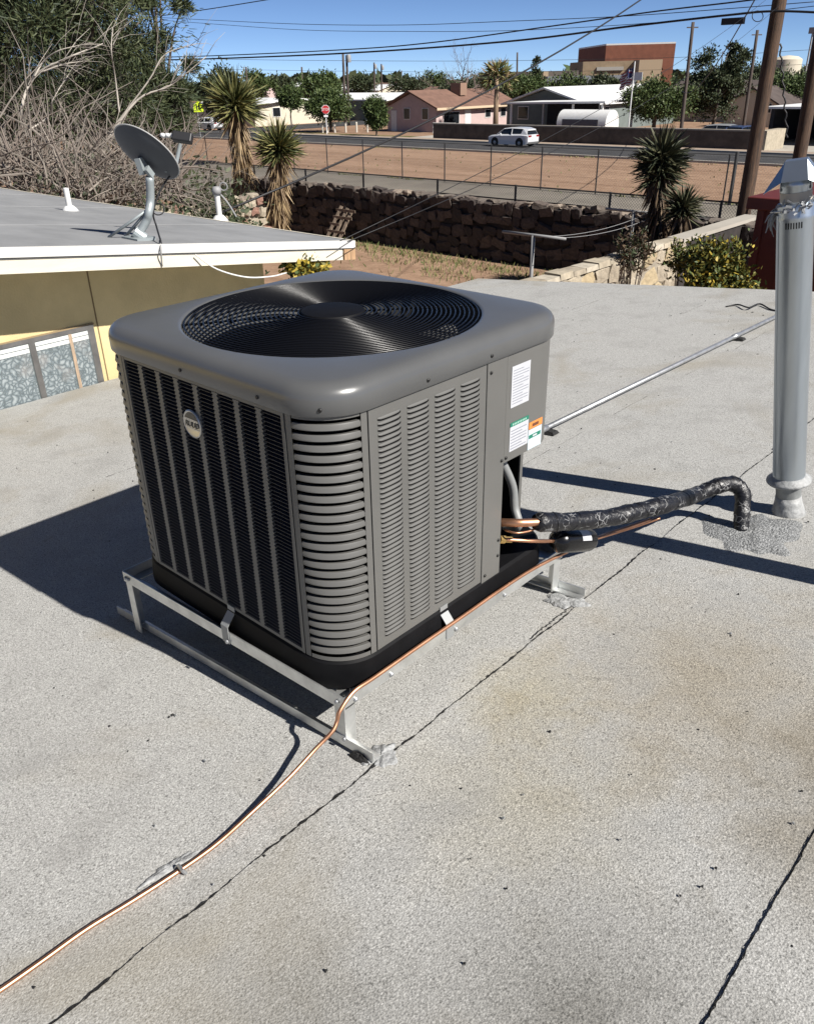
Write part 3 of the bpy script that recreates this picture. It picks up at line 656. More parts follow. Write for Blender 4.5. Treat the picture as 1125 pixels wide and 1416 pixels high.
b.lathe([(.008, -.012), (.010, -.004), (.022, .004), (.0345, .016), (.0375, .026), (.0375, L-.026), (.0345, L-.016), (.022, L-.004), (.010, L+.004), (.008, L+.012)], da, ax, 28); b.build('canister', mat('black_gloss_paint', (.008, .008, .009), .22, spec=.35), dr, 40)
an = ax.normalized(); sd_ = (CAM-da).normalized(); sd_ = (sd_-an*sd_.dot(an)).normalized(); up_ = an.cross(sd_)
if up_.z < 0: up_ = -up_
lp = []
for t in range(-5, 60, 8): v_ = (sd_*math.cos(R(t))+up_*math.sin(R(t)))*.0381; lp.append(v_)
b = MB(); c0, c1 = da+an*(L*.47), da+an*(L*.72); b.rings([[c0+v_ for v_ in lp], [c1+v_ for v_ in lp]], closed=False); b.build('sticker', WHITE, dr)
v0 = Vector((-.02, .645, .285))
b = MB(); b.tube(curve_pts([v0, gx(735, 748, .035), da-an*.008], 6), .0058, 10); b.build('inlet_stub', COPPER, dr, True)
b = MB(); b.tube(curve_pts([db_+an*.008, gx(845, 738, .075), gx(880, 727, .11), gx(912, 716, .16)], 6), .0058, 10); b.build('outlet_tube', COPPER, dr, True)
b = MB(); b.lathe([(.013, 0), (.013, .018), (.010, .02), (.010, .045)], v0, (da-v0), 6); b.build('flare_nut', BRASS, dr)
hs = thing('insulated_hose', 'thick black wrapped refrigerant line with white print arching down into the roof', 'pipe', gs(1022, 735))
s0 = Vector((-.02, .648, .338))
hp = [gx(742, 722, .06), gx(790, 721, .09), gx(840, 716, .13), gx(885, 706, .17), gx(925, 696, .20), gs(962, 684, .15), gs(995, 671, .160), gs(1015, 670, .150), gs(1026, 682, .120), gs(1026, 704, .07), gs(1024, 735, .0)]
pts = curve_pts(hp, 8); rr_ = [.0275+.0010*math.sin(i*1.9)+.0012*math.sin(i*.7) for i in range(len(pts))]; rr_[0] = .024
b = MB(); b.tube(pts, rr_, 18); hw = b.build('wrap', wrap_material(), hs, True)
sl = MB()                                                   # tape turns round the wrap
for i in range(4, len(pts)-2, 4):
    t = (pts[i+1]-pts[i-1]).normalized(); a = t.cross(Vector((.2, .3, .9))).normalized(); c = t.cross(a); k_ = .45 if i % 2 else -.45
    sl.tube([pts[i]+(a*math.cos(q)+c*math.sin(q))*(rr_[i]+.0002)+t*.018*math.cos(q+i) for q in [2*math.pi*j/18 for j in range(18)]], .0009, 5, closed=True)
stuff(sl.build('tape_turns', mat('black_tape', (.008, .008, .009), .3), hw, True))
b = MB(); b.tube(curve_pts([s0, gx(718, 723, .03), gx(748, 722, .065)], 6), .0115, 12); b.build('copper_stub', COPPER, hs, True)
b = MB(); b.tube(curve_pts([Vector((-.01, .655, .315)), gx(715, 737, .03), gx(740, 731, .05), gx(762, 713, .07)], 6), .003, 6); b.build('sensor_wire', COPPER, hs, True)
b = MB(); b.tube(curve_pts([Vector((-.09, .70, .535)), gx(707, 668, -.085), gx(711, 700, -.08), gx(714, 730, -.07), Vector((-.30, .95, .10)), Vector((-.60, 1.35, rz(-.6)+.03)), Vector((-.80, 1.75, rz(-.8)+.03)), Vector((-.853, 2.05, rz(-.853)+.03))], 7), .0125, 10)
o = b.build('flexible_conduit', mat('grey_pvc', (.27, .28, .28), .5), None, True); tag(o, 'grey flexible conduit dropping from the control box of the condenser', 'conduit')

# ================================================================== rigid conduit along the roof
cd_ = thing('conduit_run', 'straight galvanized conduit lying across the roof behind the condenser', 'conduit', gs(910, 525))
ca, cb_, = Vector((-.858, 2.02, 0)), Vector((-.778, 5.2, 0)); ca.z = rz(ca.x)+.035; cb_.z = rz(cb_.x)+.035
b = MB(); b.tube([ca, ca.lerp(cb_, .5), cb_], .0125, 12); b.build('tube', GALV, cd_, True)
for f in (.035, .70): 
    p = ca.lerp(cb_, f); b = MB(); b.tube([p-(cb_-ca).normalized()*.035, p+(cb_-ca).normalized()*.035], .016, 12); b.build('coupling', GALV, cd_, True)
for f in (.05, .71):
    p = ca.lerp(cb_, f); b = MB(); b.hexa([(p.x-.05, p.y-.025, rz(p.x-.05)+.004), (p.x+.05, p.y-.025, rz(p.x+.05)+.004), (p.x+.05, p.y+.025, rz(p.x+.05)+.004), (p.x-.05, p.y+.025, rz(p.x-.05)+.004)], [(p.x-.04, p.y-.02, p.z-.014), (p.x+.04, p.y-.02, p.z-.014), (p.x+.04, p.y+.02, p.z-.014), (p.x-.04, p.y+.02, p.z-.014)]); b.build('support_block', TAR, cd_)
b = MB(); b.tube(curve_pts([gs(1003, 424, .004), gs(1020, 421, .012), gs(1035, 425, .02), gs(1050, 420, .012), gs(1066, 428, .004), gs(1085, 431, .004)], 5), .006, 6)
tag(b.build('loose_cable', CABLE, None, True), 'short loop of black cable lying on the felt behind the flue', 'cable')

# ================================================================== flue
FB = gs(1089, 708); FD = Vector((-.138, -.10, 1.0)).normalized()
fl = thing('flue_pipe', 'tall leaning galvanized flue pipe with folded sheet-metal cap and torn collar', 'flue pipe', FB)
def fz(s): return FB+FD*s
b = MB(); b.lathe([(.066, -.02), (.054, .015), (.046, .045), (.043, .07)], FB, FD, 28); b.build('flashing', ZINC, fl, True)
b = MB(); b.lathe([(.0425, .04), (.0425, .145)], FB, FD, 28); b.build('lower_sleeve', mat('dull_zinc', (.24, .25, .25), .55, .6, .3, 14), fl, 40)
b = MB(); b.lathe([(.046, .124), (.071, .125), (.075, .130), (.074, .136), (.058, .146), (.053, .152)], FB, FD, 32); b.build('storm_collar', ZINC, fl, 60)
b = MB(); b.lathe([(.0535, .15), (.0535, 1.03), (.0550, 1.035), (.0550, 1.045), (.0535, 1.05), (.0535, 1.075), (.052, 1.08)], FB, FD, 40); tubeo = b.build('pipe', FLUE, fl, 40)
b = MB(); sv = (CAM-FB); sv.z = 0; sv = (sv-FD*sv.dot(FD)).normalized(); sx = FD.cross(sv).normalized()
b.bar(fz(.16)+(-sx*.0475+sv*.0275), fz(1.05)+(-sx*.0475+sv*.0275), .006, .003, sv); b.build('lock_seam', FLUE, tubeo)
b = MB()                                                    # pressed vent slots
for k in range(7):
    t = R(-24+8*k); d = sv*math.cos(t)+sx*math.sin(t); b.bar(fz(1.012)+d*.0540, fz(1.030)+d*.0540, .003, .002, d)
b.build('vent_slots', DARK, tubeo)
b = MB(); b.lathe([(.044, 1.05), (.044, 1.128), (.0455, 1.131), (.0455, 1.139), (.044, 1.142), (.043, 1.165)], FB, FD, 36); b.build('inner_pipe', FLUE, fl, 40)
b = MB(); b.lathe([(.0452, 1.088), (.0452, 1.114)], FB, FD, 36); b.build('tape_band', mat('cream_tape', (.55, .50, .42), .7), fl, 40)
b = MB(); rr2 = random.Random(8)                            # frayed foil round the top of the outer pipe
for k in range(46):
    t = R(-60+rr2.uniform(0, 230)); d = sv*math.cos(t)+sx*math.sin(t); p = fz(1.06+rr2.uniform(0, .03))+d*.053
    q = p+d*rr2.uniform(.002, .012)+FD*rr2.uniform(-.02, .022)+sx*rr2.uniform(-.015, .015); b.bar(p, q, rr2.uniform(.003, .009), .0012, d)
stuff(b.build('frayed_foil', FOIL, fl))
b = MB()
for k in range(26):
    p = fz(1.06+rr2.uniform(-.01, .012))-sx*.053+sv*rr2.uniform(-.015, .015); q = p-sx*rr2.uniform(-.004, .032)-FD*rr2.uniform(.005, .075)+sv*rr2.uniform(-.02, .02); b.tube([p, p.lerp(q, .5)-sx*rr2.uniform(-.004, .014), q], [.002, rr2.uniform(.002, .0045), .0012], 4)
stuff(b.build('torn_rag', mat('grey_rag', (.36, .36, .35), .9), fl))
b = MB(); b.tube(curve_pts([fz(1.058)-sx*.070, fz(1.067)-sx*.02+sv*.053, fz(1.075)+sx*.05+sv*.03], 5), .003, 6); b.build('tie_wire', GALV, fl)
# tent cap: raised middle bridge with two drooping wings
cap = MB(); c0 = fz(1.148); e1 = sx; e2 = sv
def cpnt(a, f, h): return c0+e1*a+e2*f+FD*h
for s_ in (-1, 1):                                           # sloping front and back flaps, drooping wings
    T = [cpnt(-.030, .022*s_, .056), cpnt(.030, .022*s_, .056)]; Fm = [cpnt(-.037, .066*s_, .004), cpnt(.037, .066*s_, .004)]
    cap.quad(T[0], T[1], Fm[1], Fm[0])
    for i, q_ in ((0, -1), (1, 1)): cap.poly([T[i], Fm[i], cpnt(q_*.088, .046*s_, -.026)])
    Wg = [cpnt(s_*.030, .022, .056), cpnt(s_*.088, .046, -.026), cpnt(s_*.088, -.046, -.026), cpnt(s_*.030, -.022, .056)]; cap.quad(*Wg)
cap.quad(cpnt(-.030, .022, .056), cpnt(.030, .022, .056), cpnt(.030, -.022, .056), cpnt(-.030, -.022, .056))
o = cap.build('cap', FLUE, fl, fixn=True); md = o.modifiers.new('solid', 'SOLIDIFY'); md.thickness = .0014
for s_ in (-1, 1):
    for f in (.030, -.030):
        cap = MB(); cap.bar(cpnt(s_*.0435, f*.5, -.03), cpnt(s_*.040, f*.5, .034), .012, .0015, tuple(e1)); cap.build('cap_leg', FLUE, fl)
# a second flue stands just beyond the right border and throws its shadow across the roof
p2 = Vector((1.02, 1.46, 0)); p2.z = rz(p2.x)
f2 = thing('flue_pipe', 'second galvanized flue standing up the slope from the leaning one', 'flue pipe', p2)
b = MB(); b.lathe([(.075, -.02), (.06, .10)], p2, (0, 0, 1), 24); b.build('flashing', SILVER, f2, True)
b = MB(); b.lathe([(.052, .08), (.052, 1.5)], p2, (0, 0, 1), 28); b.build('pipe', FLUE, f2, 40)
b = MB(); b.lathe([(.052, .09), (.085, .12), (.056, .14)], p2, (0, 0, 1), 28); b.build('storm_collar', SILVER, f2, 60)
b = MB(); b.lathe([(.10, 1.48), (.10, 1.53), (.02, 1.58)], p2, (0, 0, 1), 28); b.build('cap', FLUE, f2, 40)

# ================================================================== neighbour's yellow house
nb = thing('yellow_house', 'yellow stucco house with low grey roof and cream rake board beside our roof', 'house', (-8, 0, G))
XR = -3.8
b = MB(); b.hexa([(-13.6, -7, G), (XW, -7, G), (XW, 3.2, G), (-13.6, 3.2, G)], [(-13.6, -7, nz(-7)-.10), (XW, -7, nz(-7)-.10), (XW, 3.2, nz(3.2)-.10), (-13.6, 3.2, nz(3.2)-.10)]); b.build('wall', YWALL, nb)
b = MB(); b.box((XW, 1.70, -.5), (XW+.004, 1.708, nz(1.7)-.11)); b.build('wall_joint', mat('joint_brown', (.22, .16, .08), .9), nb)  # narrow dark brown strip along the wall joint
b = MB(); b.hexa([(-14.2, -8, nz(-8)-.09), (XR-.002, -8, nz(-8)-.09), (XR-.002, NY0, nz(NY0)-.09), (-14.2, NY0, nz(NY0)-.09)], [(-14.2, -8, nz(-8)), (XR-.002, -8, nz(-8)), (XR-.002, NY0, nz(NY0)), (-14.2, NY0, nz(NY0))])
nr_ = b.build('roof', NROOF, nb)
def rake(name, top, bot, x0, x1, m, y0=-8.0, y1=NY0+.004):
    b = MB(); b.hexa([(x0, y0, nz(y0)+bot), (x1, y0, nz(y0)+bot), (x1, y1, nz(y1)+bot), (x0, y1, nz(y1)+bot)], [(x0, y0, nz(y0)+top), (x1, y0, nz(y0)+top), (x1, y1, nz(y1)+top), (x0, y1, nz(y1)+top)]); return b.build(name, m, nb)
rake('drip_edge', .006, -.052, XR, XR+.022, mat('chalky_white_trim', (.66, .65, .62), .7, 0, .10, 7, stretch=(1, .6, 3))); rake('rake_board', -.060, -.145, XR-.02, XR+.004, CREAMF, y1=3.62)
b = MB(); b.hexa([(XR-.02, 3.63, nz(3.63)-.145), (XR+.012, 3.63, nz(3.63)-.145), (XR+.012, NY0+.01, nz(NY0)-.145), (XR-.02, NY0+.01, nz(NY0)-.145)], [(XR-.02, 3.63, nz(3.63)-.058), (XR+.012, 3.63, nz(3.63)-.058), (XR+.012, NY0+.01, nz(NY0)-.058), (XR-.02, NY0+.01, nz(NY0)-.058)]); b.build('rafter_end', WOOD, nb)
b = MB(); b.hexa([(-14.2, NY0, nz(NY0)-.145), (XR-.021, NY0, nz(NY0)-.145), (XR-.021, NY0+.02, nz(NY0)-.145), (-14.2, NY0+.02, nz(NY0)-.145)], [(-14.2, NY0, nz(NY0)+.004), (XR-.021, NY0, nz(NY0)+.004), (XR-.021, NY0+.02, nz(NY0)+.004), (-14.2, NY0+.02, nz(NY0)+.004)]); b.build('eave_board', CREAMF, nb)
b = MB(); b.hexa([(XW, -7, nz(-7)-.100), (XR-.021, -7, nz(-7)-.100), (XR-.021, 3.7, nz(3.7)-.100), (XW, 3.7, nz(3.7)-.100)], [(XW, -7, nz(-7)-.093), (XR-.021, -7, nz(-7)-.093), (XR-.021, 3.7, nz(3.7)-.093), (XW, 3.7, nz(3.7)-.093)]); b.build('soffit', mat('soffit_paint', (.30, .22, .11), .85), nb)
rs_ = random.Random(4)
b = MB()                                                     # lap lines and scuffs in the coating
for k in range(5):
    x = -5.2-1.9*k; b.hexa([(x, -6, nz(-6)+.001), (x+.035, -6, nz(-6)+.001), (x+.035, 3.70, nz(3.70)+.001), (x, 3.70, nz(3.70)+.001)], [(x, -6, nz(-6)+.006), (x+.02, -6, nz(-6)+.006), (x+.02, 3.70, nz(3.70)+.006), (x, 3.70, nz(3.70)+.006)])
b.build('roof_lap', NROOF, nr_)
# sliding window
WZ0, WZ1, WY0, WY1 = -.60, -.025, .10, 1.665
win = MB(); fx0, fx1 = XW-.03, XW+.018
for a, c in (((fx0, WY0, WZ1-.028), (fx1, WY1, WZ1)), ((fx0, WY0, WZ0), (fx1, WY1, WZ0+.03)), ((fx0, WY0, WZ0+.03), (fx1, WY0+.03, WZ1-.028)), ((fx0, WY1-.045, WZ0+.03), (fx1, WY1, WZ1-.028))): win.box(a, c)
w_ = win.build('window', ALU, nb)
b = MB(); b.box((fx0, 1.195, WZ0+.03), (fx1+.004, 1.235, WZ1-.028)); b.build('meeting_stile', ALU, w_)
b = MB(); b.box((XW+.003, WY0, WZ1), (XW+.012, WY1+.01, WZ1+.009)); b.build('head_flashing', mat('tan_trim', (.30, .22, .12), .7), w_)
cur = curtain_material()
for y0, y1 in ((WY0+.03, 1.195), (1.235, WY1-.045)):
    b = MB(); n = 60; a_, c_ = [], []
    for k in range(n+1):
        y = y0+(y1-y0)*k/n; x = XW+.0035+.0012*math.sin(y*55); a_.append((x, y, WZ0+.03)); c_.append((x, y, WZ1-.028))
    b.rings([a_, c_], closed=False); b.build('curtain', cur, w_, True)
    for k in range(2): b = MB(); b.box((XW+.006, y0+.002, WZ1-.092+.032*k), (XW+.010, y1-.002, WZ1-.066+.032*k)); b.build('blind_slat', WHITEP, w_)
b = MB(); b.box((XW+.010, 1.475, WZ0+.12), (XW+.016, 1.497, WZ1-.03)); b.build('wooden_rod', WOOD, w_)
gl_ = bpy.data.materials.new('window_pane_glass'); gl_.use_nodes = True; gb = gl_.node_tree.nodes['Principled BSDF']; gb.inputs['Roughness'].default_value = .03; gb.inputs['Alpha'].default_value = .12; gb.inputs['Base Color'].default_value = (.6, .7, .7, 1)
for y0, y1 in ((WY0+.03, 1.195), (1.235, WY1-.045)):
    b = MB(); b.quad((XW+.0165, y0, WZ0+.03), (XW+.0165, y1, WZ0+.03), (XW+.0165, y1, WZ1-.028), (XW+.0165, y0, WZ1-.028)); b.build('pane', gl_, w_)
# cables on the rake
for nm, pp, lab_, m_ in (('cable', [gx(270, 352, XR+.03), gx(300, 372, XR+.06), gx(340, 383, XR+.05), gx(375, 382, XR), gx(396, 377, XR-.05)], 'slack pale cable sagging under the cream rake board', WHITEP),
                   ('cable', [gn(222, 330, .01), gx(222, 340, XR+.03), gx(224, 368, XR+.012)], 'short cable dropping over the rake below the dish', CABLEG)):
    b = MB(); b.tube(curve_pts(pp, 6), .0055, 6); tag(b.build(nm, m_, None, True), lab_, 'cable')
# vent pipes on the neighbour's roof
def vent(px, py, h, lab_, elbow=False):
    p = gn(px, py); v = thing('vent_pipe', lab_, 'vent pipe', p)
    b = MB(); b.lathe([(.085, -.01), (.06, .02), (.036, .045)], p, (0, 0, 1), 18); b.build('flashing', WHITEP, v, True)
    b = MB(); b.lathe([(.026, .02), (.026, h), (.023, h), (.023, h-.04)], p, (0, 0, 1), 16); b.build('tube', WHITEP, v, 40)
    return v, p
vent(97, 291, .20, 'short white plastic vent pipe alone on the grey neighbouring roof')
v, p = vent(304, 304, .26, 'white service mast with drooping wire tails at the eave of the grey roof')
b = MB(); b.lathe([(.04, .23), (.045, .27), (.03, .30)], p, (0, 0, 1), 14); b.build('weather_head', CABLEG, v, True)
b = MB(); b.tube(curve_pts([p+Vector((0, 0, .27)), p+AR*.09+Vector((0, 0, .16)), p+AR*.16+Vector((0, 0, .03))], 6), .008, 6); b.tube([p+AR*.07+Vector((0, 0, .30))+(AR*math.cos(t)+Vector((0, 0, math.sin(t))))*.035 for t in [k*.52 for k in range(12)]], .006, 5, closed=True); stuff(b.build('wire_tails', CABLEG, v))
MAST = p+Vector((0, 0, .06))
# satellite dish, seen from behind
dp = gn(192, 331); dd = math.hypot(dp.x-CAM.x, dp.y-CAM.y)
ds = thing('satellite_dish', 'dark grey satellite dish on a bent mast at the roof edge, seen from behind', 'satellite dish', dp)
DSH = mat('dish_grey', (.075, .083, .095), .5, 0, .06, 3); DM = mat('dish_mast_grey', (.36, .40, .41), .45, .3, .1, 8)
dc = gd(203, 211, dd+.02); vw = (dc-CAM).normalized(); rl = (AR-vw*vw.dot(AR)).normalized(); ul = rl.cross(vw); nd = (rl*.54+ul*.68+vw*.50).normalized(); m1 = (rl*.78-ul*.62).normalized(); m1 = (m1-nd*m1.dot(nd)).normalized(); m2 = nd.cross(m1)
b = MB(); loops = []
for r_, dpt in [(a_*.72, b_*.72) for a_, b_ in ((.02, -.065), (.10, -.060), (.18, -.044), (.25, -.020), (.292, 0), (.300, .004), (.296, .010), (.25, -.008), (.18, -.032), (.10, -.048), (.02, -.053))]:
    loops.append([dc+m1*(r_*1.06*math.cos(t))+m2*(r_*.94*math.sin(t))+nd*dpt for t in [2*math.pi*k/44 for k in range(44)]])
b.rings(loops); b.poly(list(reversed(loops[0]))); b.poly(loops[-1]); dish = b.build('reflector', DSH, ds, 50, fixn=True)
b = MB(); b.tube([dc+m1*(.2174*1.06*math.cos(t))+m2*(.2174*.94*math.sin(t))+nd*.0043 for t in [2*math.pi*k/44 for k in range(44)]], .0045, 6, closed=True); b.build('rim', mat('sunlit_dish_rim', (.45, .45, .44), .5), dish, True)  # pale ring: sunlight on the rim put into its colour
top = gd(207, 240, dd); elb = gd(208, 283, dd)
b = MB(); b.tube(curve_pts([dp+Vector((0, 0, .03)), dp.lerp(elb, .55)+AR*.01, elb-AU*.05-AR*.012, elb+AU*.03, top-AU*.02], 6), .027, 12); b.build('mast', DM, ds, True)
for px in (150, 172):
    q = gn(px, 328); b = MB(); b.tube([q, elb-AU*.02], .010, 8); b.build('strut', DM, ds, True)
b = MB(); b.box((dp.x-.10, dp.y-.07, nz(dp.y)-.002), (dp.x+.10, dp.y+.07, nz(dp.y)+.02)); b.tube([dp-m1*.03+Vector((0, 0, .035)), dp+m1*.05+Vector((0, 0, .035))], .04, 12); b.build('foot_plate', DM, ds)
b = MB(); b.bar(top-AR*.035, dc-nd*.042-AR*.03, .04, .07, AU); b.bar(top+AR*.02-AU*.015, dc-nd*.04-AU*.07+AR*.015, .022, .045, AU); b.build('mount_bracket', DM, ds)
lnb = gd(249, 192, dd+.35); a0_ = gd(228, 246, dd+.02)
b = MB(); b.tube([dc+m1*.15-nd*.02, gd(241, 238, dd+.10), lnb-AU*.04], .013, 8); b.build('feed_arm', DM, ds, True)
b = MB(); b.bar(lnb-AR*.05+AU*.02, lnb+AR*.085, .06, .065, AU); b.build('feed_head', mat('feed_black', (.02, .02, .022), .5), ds, bevel=.008)
for k in range(3): c_ = lnb-AR*(.035+.034*k)+AU*.03; b = MB(); b.lathe([(.012, 0), (.016, .02), (.012, .04)], c_+AF*.02, -AR-AF*.6, 12); b.build('feed_horn', WHITEP, ds, True)
b = MB(); b.tube(curve_pts([gd(240, 236, dd+.05), gd(222, 262, dd+.03), gd(212, 293, dd), gd(216, 312, dd-.02), gn(223, 336, .01)], 6), .006, 6); b.tube([gd(219, 289, dd)+(AR*math.cos(t)+AU*math.sin(t))*.04 for t in [k*.45 for k in range(14)]], .004, 5, closed=True); stuff(b.build('coax', CABLE, ds, True))

# ================================================================== stone walls round the yards
def stone_meshes(tagname, mats, seed, cnt=7):
    out = []; r = random.Random(seed)
    for i in range(cnt):
        bm = bmesh.new(); bmesh.ops.create_cube(bm, size=1.0); bmesh.ops.subdivide_edges(bm, edges=bm.edges[:], cuts=1, use_grid_fill=True)
        for v in bm.verts:
            k = v.co.length; v.co *= .5/max(k, .01)*(.30+.70*k/.5)*.90; v.co += Vector((r.uniform(-.10, .10), r.uniform(-.07, .07), r.uniform(-.10, .10)))
        me = bpy.data.meshes.new(tagname); bm.to_mesh(me); bm.free(); me.materials.append(mats[i % len(mats)]); out.append(me)
    return out
SMD = stone_meshes('stone', STONED, 31, 8); SML = stone_meshes('stone', STONEL, 32, 8)
def rubble_wall(name, label, a, c, z0, z1, th, mats_m, stones, ss, seed, cap_m, face=-1, dens=1.0, limit=285, dep=.26, cz=.20, jit=.07):
    # a -> c along the wall; stones stand proud of the visible face
    a, c = Vector(a), Vector(c); d = (c-a); L = d.length; d.normalize(); nrm = Vector((d.y, -d.x, 0))*(-face)
    wt = thing(name, label, 'wall', (a+c)/2+Vector((0, 0, z0))); r = random.Random(seed)
    b = MB(); P = [a-nrm*th, c-nrm*th, c, a]
    b.hexa([p+Vector((0, 0, z0)) for p in P], [p+Vector((0, 0, z1-.08)) for p in P]); b.build('core', mats_m, wt)
    cnt = 0; z = z0+.05; row = 0
    rows = max(1, int(round((z1-z0)/(ss*.82)))); hh = (z1-z0)/rows
    for i in range(rows):
        x = r.uniform(0, ss*.5)
        while x < L and cnt < limit:
            wd = ss*r.uniform(.6, 1.5); zc = z0+hh*(i+.5)+r.uniform(-jit, jit)
            if r.random() < dens:
                o = inst('stone', r.choice(stones), wt, a+d*(x+wd/2)+nrm*r.uniform(-.02, .04)+Vector((0, 0, zc)), (r.uniform(-.12, .12), r.uniform(-.35, .35), math.atan2(d.y, d.x)+r.uniform(-.1, .1)), (wd*1.06, dep, hh*r.uniform(.75, 1.25))); cnt += 1
            x += wd
    n = int(L/(ss*1.1)); 
    for k in range(n):                                       # uneven coping stones
        x = L*(k+.5)/n; o = inst('coping_stone', r.choice(stones), wt, a+d*x-nrm*th*.5+Vector((0, 0, z1+r.uniform(-.05, .03))), (r.uniform(-.2, .2), r.uniform(-.2, .2), math.atan2(d.y, d.x)+r.uniform(-.3, .3)), (ss*1.15*r.uniform(.7, 1.2), th*1.2, cz*r.uniform(.6, 1.4)))
        if r.random() < .75: o.data = r.choice(CAPM)
    return wt
CAPM = stone_meshes('coping_stone', [CAPST, mat('pale_coping', (.26, .21, .165), .9, 0, .25, 5, bump=.5, bscale=10)], 77, 6)
rubble_wall('rubble_wall', 'long dark rubble stone wall in shade at the back of the yard', (-27.5, 19.9, 0), (-6.6, 19.9, 0), G, -1.86, .40, MORTAR, SMD, .395, 41, CAPST, face=-1, dep=.16, cz=.16, limit=298, jit=.09)
rubble_wall('rubble_wall', 'sunlit cream rubble stone wall climbing beyond the edge of our roof', (-6.95, 9.2, 0), (-6.95, 16.6, 0), G, -1.78, .30, MORTARL, SML, .46, 42, CAPST, face=-1, dep=.085, cz=.09, jit=.04)
cwl = next(o for o in bpy.data.objects if 'cream rubble stone wall climbing' in o.get('label', ''))
for o in [o for o in cwl.children if o.name.startswith('coping_stone')]: bpy.data.objects.remove(o)
n_c = 17
for k in range(n_c):                                         # flat coping slabs, butted end to end
    y0 = 9.2+7.4*k/n_c; y1_ = 9.2+7.4*(k+1)/n_c-.012; dz_ = .018*math.sin(k*2.3); b = MB(); b.hexa([(-7.28, y0, -1.80), (-6.90, y0, -1.80), (-6.90, y1_, -1.80), (-7.28, y1_, -1.80)], [(-7.26, y0, -1.70+dz_), (-6.92, y0+.01, -1.71+dz_), (-6.92, y1_-.01, -1.70+dz_), (-7.26, y1_, -1.71+dz_)]); b.build('coping_slab', STONEL[k % 3], cwl)
b = MB(); b.hexa([(-7.25, 16.62, G), (-6.95, 16.62, G), (-6.95, 20.8, G), (-7.25, 20.8, G)], [(-7.25, 16.62, -1.80), (-6.95, 16.62, -1.80), (-6.95, 20.8, -1.80), (-7.25, 20.8, -1.80)]); 
cw = thing('block_wall', 'dark rendered wall with pale coping running from the cream rubble wall to the utility pole', 'wall', (-7.1, 18.7, G)); b.build('core', MORTAR, cw)
b = MB(); b.box((-7.30, 16.62, -1.80), (-6.90, 20.8, -1.72)); b.build('coping', CONC, cw)
rubble_wall('rubble_wall', 'short sunlit wall of reddish stones behind the satellite dish', (-21.2, 10.5, 0), (-21.2, 16.4, 0), G, -1.80, .30, MORTARL, stone_meshes('stone', [STONEL[0], mat('reddish_stone', (.27, .15, .11), .9, 0, .3, 6), STONEL[1]], 36, 6), .34, 43, CAPST, face=-1)

# ================================================================== chain-link fences
def fence(name, label, y, z1, posts, thick, pr, mid=None, mesh_to=None, wr=.003, pitch=.085, drop=1.98):
    ft = thing(name, label, 'fence', ((posts[0]+posts[-1])/2, y, G))
    pm = MB(); pm.tube([(0, 0, G-.02), (0, 0, z1+.03)], pr, 8); PMe = pm.mesh('post', FPOST)
    for x in posts: inst('post', PMe, ft, (x, y, 0))
    x0, x1 = posts[0], posts[-1]
    b = MB(); b.tube([(x0, y, z1), (x1, y, z1)], thick, 6); b.build('top_rail', FPOST, ft)
    if mid is not None: b = MB(); b.tube([(mid[0], y, mid[2]), (mid[1], y, mid[2])], thick, 6); b.build('middle_rail', FPOST, ft)
    W = 3.2; H = z1-G-.06; b = MB(); k = -H
    def seg(p, q): b.bar(p, q, wr*2, wr*2, (0, 1, 0))
    while k < W:
        for s in (1, -1):
            xa, xb = k, k+H; za, zb_ = 0, H
            if xa < 0: za = -xa; xa = 0
            if xb > W: zb_ = H-(xb-W); xb = W
            if s == -1: za, zb_ = H-za, H-zb_
            seg((xa, .01*s, G+.04+za), (xb, .01*s, G+.04+zb_))
        k += pitch
    ML = b.mesh('wire_mesh', FMESH); 
    for a, c in zip(posts, posts[1:]): stuff(inst('wire_mesh', ML, ft, (a, y, 0), None, ((c-a)/W, 1, 1)))
    return ft
fence('chain_link_fence', 'lower chain-link fence with dark rails just behind the dark stone wall', 21.5, -1.56, [-34.2, -31.1, -28.0, -24.82, -21.65, -18.1, -14.88, -11.54, -8.24, -5.0, -1.8, 1.4], .024, .036, mid=(-18.1, -8.24, -1.98), wr=.0026)
fence('chain_link_fence', 'tall chain-link fence along the bare dirt field', 35.6, -1.60, [-57.7+3.115*k for k in range(17)], .014, .032, wr=.0016, pitch=.14)
b = MB(); b.tube([(-13.75, 35.5, G), (-13.75, 35.5, -1.45)], .075, 10); tag(b.build('fence_post', FPOST), 'thick grey corner post at the end of the tall field fence', 'post')

# ================================================================== yard: clothesline posts, pallet, shed, grass
def tpost(px, py, x_, y_, wbar, label, zt):
    p = Vector((x_, y_, G)); t = thing('clothesline_post', label, 'clothesline', p, 'clothesline posts')
    b = MB(); b.tube([p, p+Vector((0, 0, zt-G))], .042, 10); b.build('pole', CABLEG, t, True)
    b = MB(); b.tube([p+Vector((-wbar, 0, zt-G)), p+Vector((wbar, 0, zt-G))], .032, 8); b.build('crossbar', CABLEG, t, True)
    return p+Vector((0, 0, zt-G))
ta = gd(737, 325, 18.3); tb = gd(876, 292, 22.5)
PA = tpost(0, 0, ta.x, ta.y, .80, 'nearer steel T-shaped clothesline post standing in front of the dark wall', ta.z)
PB = tpost(0, 0, tb.x, tb.y, .80, 'farther steel T-shaped clothesline post close to the dark spiky yucca', tb.z)
for k, s in enumerate((.45, .75)):
    b = MB(); b.tube(sag(PA+Vector((s, 0, .02)), PB+Vector((s, 0, .02)), .12, 10), .006, 5); tag(b.build('clothesline_wire', CABLEG), ['inner thin clothesline wire strung between the two T-shaped posts', 'outer thin clothesline wire tied at the tips of both crossbars'][k], 'wire', 'clothesline wires')
pl = gy(474, 322, 19.35); pl.z = G
